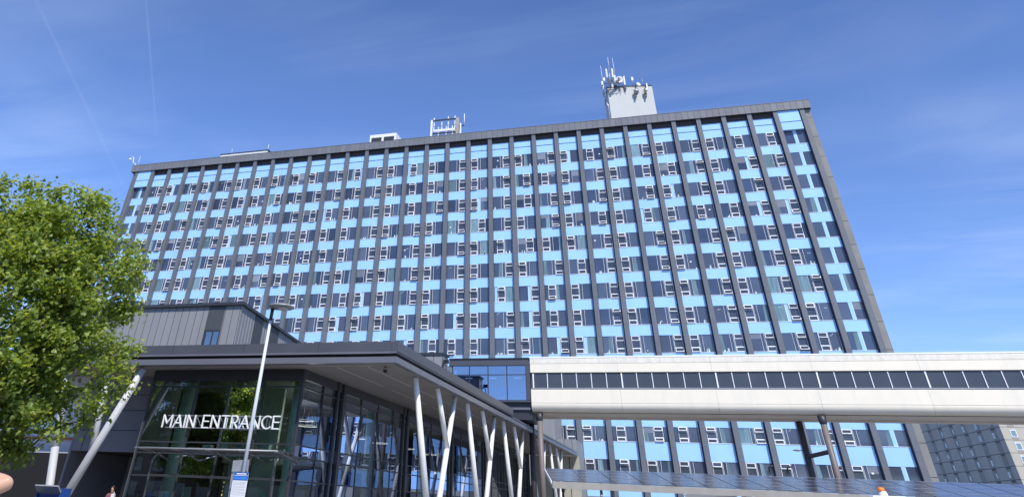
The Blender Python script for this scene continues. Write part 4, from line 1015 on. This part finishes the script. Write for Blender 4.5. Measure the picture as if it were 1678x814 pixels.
for j in range(7):
    s_ = 3.0 + j * 8.4; b = MB(); lface(s_, s_ + 2.6, 0.2, HT - 0.5, 0.06, 0.03, 'rear_dark', b); b.build('service_strip', rb)
    for k in range(12):
        z_ = 1.4 + k * ST + 0.35
        lface(s_ + 0.1, s_ + 2.5, z_ - 0.85, z_ - 0.35, 0.09, 0.02, 'rear_band', side)
        if r3.random() < 0.55:
            b = MB() if 2 <= k <= 8 else restw
            sx = s_ + r3.choice([0, 1.3]); lface(sx, sx + 1.15, z_ + 0.1, z_ + 1.35, 0.12, 0.04, 'white_frame' if r3.random() < .4 else 'grey_galv', b); lface(sx + 0.15, sx + 1.0, z_ + 0.25, z_ + 1.2, 0.14, 0.015, 'rear_glass', b)
            if b is not restw: b.build('window', rb)
tag(side.build('spandrels', rb), kind='stuff')
for j in range(6):
    s_ = 2.0 + j * 4.6
    for k in range(12):
        z_ = 1.4 + k * ST + 0.55; b = MB() if 2 <= k <= 8 and j < 4 else restw
        fface(s_, s_ + 1.5, z_, z_ + 1.65, 0.08, 0.05, 'white_frame', b); fface(s_ + 0.18, s_ + 1.32, z_ + 0.18, z_ + 1.47, 0.10, 0.015, 'rear_glass', b)
        fface(s_, s_ + 1.5, z_ - 0.62, z_ - 0.08, 0.06, 0.03, 'rear_dark', b)
        if b is not restw: b.build('window', rb)
tag(restw.build('windows', rb), kind='stuff')

# pale building behind the tree, left
t = thing('pale_wing', 'white rendered low wing half hidden behind the big tree', 'building', (-45, 50, 0))
b = MB(); b.box(-58, -31.8, 41, 60, 0, 8.2, 'pale_render'); b.build('wall', t)
b = MB(); b.box(-58.2, -31.78, 40.8, 60.2, 8.2, 8.45, 'dark_frame'); b.box(-58, -31.8, 40.88, 40.99, 4.0, 4.1, 'rust'); b.build('roof_edge', t)
for x in (-55, -51, -47, -43, -39, -35):
    b = MB(); b.box(x, x + 1.6, 40.93, 40.99, 4.4, 6.2, 'link_glass'); b.build('window', t)
b = MB(); b.box(-58, -31.8, 40.2, 40.89, 0, 3.3, 'shade_black'); b.build('dark_base', t)  # slab coloured near black to carry the recess darkness along the wing's foot

# ================================================================== TREES
def make_tree(base, crown_c, rad, lobes, tips, seed, leaf_n, leaf_s, name, label):
    r = np.random.RandomState(seed)
    base = np.array(base, float); cc = np.array(crown_c, float); rad = np.array(rad, float)
    pts = []
    lob = [(cc, rad)] + [(np.array(c_, float), np.array(q_, float)) for c_, q_ in lobes]
    vols = np.array([q_[0] * q_[1] * q_[2] for _, q_ in lob]); vols = vols / vols.sum()
    while len(pts) < tips:
        k = r.choice(len(lob), p=vols); c_, q_ = lob[k]
        v = r.normal(size=3); v /= np.linalg.norm(v); rr = r.uniform(0.25, 1.0) ** 0.45
        p = c_ + v * q_ * rr
        if p[2] < base[2] + 1.6: continue
        pts.append(p)
    pts = np.array(pts)
    # skeleton
    nodes = [base.copy()]; par = [-1]
    H = cc[2] - base[2]
    for t_ in np.linspace(0.15, 1, 7):
        q = base + (cc - base) * t_ * np.array([1, 1, 1.0]); q[:2] += r.normal(size=2) * 0.06
        nodes.append(q); par.append(len(nodes) - 2)
    start = np.array([cc[0], cc[1], base[2] + H * 0.35])
    order = np.argsort(np.linalg.norm((pts - start) * np.array([1, 1, 0.8]), axis=1))
    N = np.array(nodes)
    for i in order:
        p = pts[i]; N = np.array(nodes); d_ = np.linalg.norm(N - p, axis=1)
        pen = d_ + np.maximum(0, N[:, 2] - p[2]) * 1.2 + np.where(np.arange(len(N)) < 3, 50, 0)
        j = int(np.argmin(pen)); a = N[j]; L = np.linalg.norm(p - a); n_ = max(1, int(L / 0.55))
        last = j
        for s_ in range(1, n_ + 1):
            t_ = s_ / n_; q = a + (p - a) * t_; q[2] -= math.sin(t_ * PI) * 0.08 * L; q += r.normal(size=3) * 0.03 * min(1, L)
            nodes.append(q); par.append(last); last = len(nodes) - 1
    N = np.array(nodes); cnt = np.zeros(len(N)); child = np.zeros(len(N), int)
    for i in range(len(N)):
        if par[i] >= 0: child[par[i]] += 1
    for i in range(len(N) - 1, -1, -1):
        if child[i] == 0: cnt[i] += 1
        if par[i] >= 0: cnt[par[i]] += cnt[i]
    R_ = 0.008 * cnt ** 0.52 + 0.004
    R_[:3] *= 1.0
    tr = MB()
    k = tr.m('bark')
    # paths from leaves upward
    used = np.zeros(len(N), bool)
    kids = {}
    for i, q in enumerate(par): kids.setdefault(q, []).append(i)
    stack = [(0, None)]
    while stack:
        s_, pr_ = stack.pop(); path_ = [] if pr_ is None else [pr_]
        cur = s_
        while True:
            path_.append(cur); ks = kids.get(cur, [])
            if not ks: break
            ks = sorted(ks, key=lambda q: -cnt[q])
            for o_ in ks[1:]: stack.append((o_, cur))
            cur = ks[0]
        if len(path_) > 1:
            rr = [R_[q] for q in path_]
            if pr_ is not None: rr[0] = min(rr[0], rr[1] * 1.3)
            tr.path([tuple(N[q]) for q in path_], rr, 'bark', 9 if rr[0] > 0.05 else 5, True)
    root = thing(name, label, 'tree', tuple(base))
    tr.build('trunk', root)
    # leaves
    n = leaf_n; idx = r.randint(0, len(pts), n)
    # clusters: hanging sprays round each tip
    off = r.normal(size=(n, 3)) * np.array([0.23, 0.23, 0.16]); cen = pts[idx] + off
    shp = np.array([(0, 0), (0.30, 0.02), (0.52, 0.30), (0.30, 0.42), (0.34, 0.78), (0.12, 0.66), (0, 1.0)])
    half = [0, 1, 2, 3, 4, 5, 6]
    # frame per leaf
    nz_ = np.stack([r.normal(size=n) * 0.55, r.normal(size=n) * 0.55 - 0.15, np.abs(r.normal(size=n)) * 0.5 + 0.55], 1); nz_ /= np.linalg.norm(nz_, axis=1)[:, None]
    tx = np.stack([r.normal(size=n), r.normal(size=n), r.normal(size=n) * 0.4 - 0.35], 1); tx -= (tx * nz_).sum(1)[:, None] * nz_; tx /= np.linalg.norm(tx, axis=1)[:, None]
    sx = np.cross(nz_, tx); size = leaf_s * r.uniform(0.65, 1.25, n)
    V = np.zeros((n, 12, 3)); fold = r.uniform(0.1, 0.5, n)
    vi = 0; co = []
    allp = [(0, 0)] + [(x, y) for x, y in shp[1:6]] + [(0, 1.0)] + [(-x, y) for x, y in shp[5:0:-1]]
    for i_, (x, y) in enumerate(allp):
        V[:, i_] = cen + (sx * (x * size)[:, None] if False else sx * (x * size[:, None])) + tx * (y * size[:, None]) + nz_ * ((abs(x) * fold * size)[:, None] - 0.25 * y * y * size[:, None])
    V = V.reshape(-1, 3) - base
    me = bpy.data.meshes.new('crown'); base_i = np.arange(n) * 12
    l1 = (base_i[:, None] + np.array([0, 1, 2, 3, 4, 5, 6])).reshape(-1); l2 = (base_i[:, None] + np.array([0, 6, 7, 8, 9, 10, 11])).reshape(-1)
    loops = np.stack([l1.reshape(n, 7), l2.reshape(n, 7)], 1).reshape(-1)
    me.vertices.add(n * 12); me.vertices.foreach_set('co', V.reshape(-1)); me.loops.add(len(loops)); me.loops.foreach_set('vertex_index', loops.astype(np.int32))
    me.polygons.add(n * 2); me.polygons.foreach_set('loop_start', np.arange(n * 2, dtype=np.int32) * 7); me.polygons.foreach_set('loop_total', np.full(n * 2, 7, dtype=np.int32))
    me.update(calc_edges=True); me.materials.append(M['leaf'])
    o = bpy.data.objects.new('crown', me); C.objects.link(o); o.parent = root
    return root, pts
tree, tpts = make_tree((-24.6, 20.4, 0), (-23.2, 20.5, 6.4), (3.9, 3.5, 4.1),
    [((-21.7, 21.0, 9.0), (1.8, 1.9, 2.0)), ((-24.4, 20.0, 9.2), (2.2, 2.0, 2.2)), ((-20.55, 22.1, 7.4), (1.6, 1.7, 2.3)), ((-20.25, 22.4, 5.0), (1.65, 1.7, 1.9)), ((-22.0, 21.3, 3.6), (2.1, 2.0, 1.35)), ((-25.5, 19.5, 5.0), (2.4, 2.4, 3.0))],
    1050, 5, 62000, 0.165, 'plane_tree', 'big leafy green plane tree at the left edge, in front of the entrance')
# second tree, outside the left of the frame: seen mirrored in the entrance glass
t2 = bpy.data.objects.new('plane_tree', None); C.objects.link(t2); t2.location = (-33.5, 12.5, 0); t2.rotation_euler = (0, 0, R(120)); t2.scale = (1.05, 1.05, 1.1)
tag(t2, 'second leafy green tree beyond the left edge, mirrored in the entrance glass', 'tree')
for ch in list(tree.children):
    c_ = ch.copy(); C.objects.link(c_); c_.parent = t2
tag(tree, group='plane trees in front of the entrance'); tag(t2, group='plane trees in front of the entrance')

for (x_, y_, rz, sc_, lb_) in ((-44.0, -3.0, 200, 1.15, 'third plane tree, farther left across the road, mirrored low in the entrance glass'), (-55.0, 6.0, 310, 1.2, 'fourth plane tree, farthest left across the road')):
    t3 = tree.copy(); C.objects.link(t3); t3.location = (x_, y_, 0); t3.rotation_euler = (0, 0, R(rz)); t3.scale = (sc_, sc_, sc_); t3['label'] = lb_
    for ch in list(tree.children):
        c_ = ch.copy(); C.objects.link(c_); c_.parent = t3
t = thing('brick_backdrop', 'unseen low brick building added behind the viewpoint to darken glass reflections', 'building', (-40, -52, 0))  # out of view, added so the entrance glass mirrors something dark
b = MB(); b.box(-95, 10, -66, -52, 0, 11, 'brick'); b.build('wall', t)
b = MB(); b.box(-95.3, 10.3, -66.3, -51.7, 11, 11.5, 'dark_frame'); b.build('roof_edge', t)
b = MB()
for i in range(22):
    for k in range(3): b.box(-92 + i * 4.6, -89.4 + i * 4.6, -51.99, -51.9, 1.2 + k * 3.4, 3.2 + k * 3.4, 'glass_dark')
tag(b.build('windows', t), kind='stuff')

# ================================================================== PEOPLE
def skin_fig(name, verts, edges, rad, mn, parent, sub=2):
    me = bpy.data.meshes.new(name); l = parent_world(parent)
    me.from_pydata([tuple(Vector(v) - l) for v in verts], edges, []); me.materials.append(M[mn])
    o = bpy.data.objects.new(name, me); C.objects.link(o); o.parent = parent
    md = o.modifiers.new('skin', 'SKIN'); md.use_smooth_shade = True
    for i, r_ in enumerate(rad):
        sv = me.skin_vertices[0].data[i]; sv.radius = r_ if hasattr(r_, '__len__') else (r_, r_); sv.use_root = (i == 0)
    s_ = o.modifiers.new('sub', 'SUBSURF'); s_.levels = sub; s_.render_levels = sub
    return o
def person(x, y, z0, h, face, label, skin, hair, top_, legs, larm=None, rarm=None):
    """larm/rarm: (elbow, wrist) offsets in body frame (right, forward, up) relative to hip centre on the ground"""
    t = thing('person', label, 'person', (x, y, z0)); k = h / 1.75; ca, sa = math.cos(face), math.sin(face)
    def W_(p): return (x + (p[0] * ca - p[1] * sa) * k, y + (p[0] * sa + p[1] * ca) * k, z0 + p[2] * k)
    larm = larm or ((-0.27, -0.02, 1.12), (-0.26, 0.06, 0.88)); rarm = rarm or ((0.27, -0.02, 1.12), (0.26, 0.06, 0.88))
    V = []; E = []; Rr = []
    def add(p, r_, par_=None):
        V.append(W_(p)); Rr.append((r_[0] * k, r_[1] * k) if hasattr(r_, '__len__') else r_ * k)
        if par_ is not None: E.append((par_, len(V) - 1))
        return len(V) - 1
    pel = add((0, 0, 0.95), (0.13, 0.11)); ab = add((0, 0, 1.12), (0.125, 0.10), pel); ch = add((0, 0, 1.32), (0.15, 0.11), ab); nb = add((0, 0, 1.455), (0.075, 0.07), ch); nk = add((0, 0.005, 1.52), 0.052, nb)
    jw = add((0, 0.02, 1.575), (0.062, 0.07), nk); hd = add((0, 0.015, 1.655), (0.078, 0.095), jw); tp = add((0, 0.0, 1.72), (0.062, 0.075), hd)
    for sg, arm in ((-1, larm), (1, rarm)):
        sh = add((0.17 * sg, 0, 1.40), 0.062, ch); el = add(arm[0], 0.030, sh); md = [(a * 0.5 + c_ * 0.5) for a, c_ in zip(arm[0], arm[1])]; fo = add(md, 0.031, el); wr = add(arm[1], 0.023, fo)
        dv = (Vector(arm[1]) - Vector(arm[0])).normalized(); pa = Vector(arm[1]) + dv * 0.07; pm = add(tuple(pa), (0.036, 0.018), wr)
        sd_ = dv.orthogonal().normalized()
        for q in range(4):
            f0 = pa + dv * 0.03 + sd_ * (q - 1.5) * 0.019; f1 = f0 + dv * 0.04 * (1 - abs(q - 1.3) * 0.08); f2 = f1 + dv * 0.03 + Vector((0, 0.012, -0.01))
            a1 = add(tuple(f0), 0.0085, pm); a2 = add(tuple(f1), 0.008, a1); add(tuple(f2), 0.007, a2)
        th = add(tuple(pa - dv * 0.03 + sd_ * 0.045), 0.010, wr); add(tuple(pa + dv * 0.015 + sd_ * 0.058), 0.009, th)
        hp = add((0.09 * sg, 0, 0.88), 0.088, pel); kn = add((0.10 * sg, 0.02, 0.50), 0.058, hp); an = add((0.10 * sg, -0.01, 0.09), 0.040, kn); add((0.11 * sg, 0.13, 0.035), (0.04, 0.03), an)
    skin_fig('body', V, E, Rr, skin, t)
    # shirt
    V = []; E = []; Rr = []
    a = add((0, 0, 0.93), (0.15, 0.125)); b_ = add((0, 0, 1.12), (0.142, 0.115), a); c_ = add((0, 0, 1.32), (0.165, 0.122), b_); add((0, 0, 1.44), (0.09, 0.08), c_)
    for sg, arm in ((-1, larm), (1, rarm)):
        s1 = add((0.17 * sg, 0, 1.40), 0.074, c_); mp_ = [a1 * 0.35 + a2 * 0.65 for a1, a2 in zip((0.17 * sg, 0, 1.40), arm[0])]; add(mp_, 0.060, s1)
    skin_fig('shirt', V, E, Rr, top_, t)
    V = []; E = []; Rr = []
    a = add((0, 0, 0.97), (0.148, 0.122)); 
    for sg in (-1, 1):
        h1 = add((0.09 * sg, 0, 0.85), 0.102, a); k1 = add((0.10 * sg, 0.02, 0.50), 0.074, h1); add((0.10 * sg, -0.01, 0.09), 0.058, k1)
    skin_fig('trousers', V, E, Rr, legs, t)
    # hair cap + face
    b = MB(); hc = Vector(W_((0, -0.018, 1.672))); rot = Matrix.Rotation(face, 3, 'Z')
    b.lathe(hc, [(0.065 * k, -0.07 * k), (0.098 * k, -0.01 * k), (0.094 * k, 0.05 * k), (0.06 * k, 0.09 * k), (0.01, 0.105 * k)], hair, 20, rot @ Matrix.Rotation(R(20), 3, 'X') @ Matrix.Diagonal((0.93, 1.12, 1)))
    b.build('hair', t)
    b = MB()
    for sg in (-1, 1):
        e_ = W_((0.03 * sg, 0.108, 1.65)); b.lathe(e_, [(0.002, -0.009), (0.011, 0), (0.002, 0.009)], 'black_print', 8)
    n0 = W_((0, 0.105, 1.64)); n1 = W_((0, 0.128, 1.612)); b.tube(n0, n1, 0.009 * k, 0.014 * k, skin, 8)
    m0 = W_((-0.025, 0.100, 1.578)); m1 = W_((0.025, 0.100, 1.578)); b.tube(m0, m1, 0.006 * k, None, 'cloth_pink', 6)
    b.build('face', t)
    return t
person(-27.15, 34.6, 0.12, 1.72, R(200), 'person in a pinkish top under the dark recess, left of the doors', 'skin', 'hair_dark', 'cloth_pink', 'cloth_dark', larm=((-0.25, 0.05, 1.14), (-0.08, 0.24, 1.18)), rarm=((0.25, 0.05, 1.14), (0.06, 0.25, 1.2)))
t = thing('shoulder_bag', 'pale bag slung on the shoulder of the person in the dark recess', 'bag', (-26.95, 34.35, 1.0))
b = MB(); b.box(-26.98, -26.80, 34.35, 34.45, 1.15, 1.55, 'cloth_white'); b.build('bag', t, bevel=0.02)
b = MB(); b.path([(-26.9, 34.5, 1.5), (-26.95, 34.5, 1.62), (-27.0, 34.6, 1.60)], 0.014, 'cloth_white', 6); b.build('strap', t)
person(-25.97, 35.0, 0.12, 1.60, R(170), 'person in dark navy clothes deep in the shade left of the doors', 'skin', 'hair_dark', 'cloth_navy', 'cloth_dark')
person(-24.3, 36.9, 0.14, 1.70, R(180), 'dark haired person in a white shirt behind the door glass', 'skin_brown', 'hair_dark', 'cloth_white', 'cloth_dark')
person(-3.757, 3.33, 0.11, 1.80, R(10), 'person at the bottom left corner, only a bare raised elbow in view', 'skin', 'hair_fair', 'cloth_white', 'cloth_navy', rarm=((0.43, 0.05, 1.465), (0.14, 0.10, 1.50)))
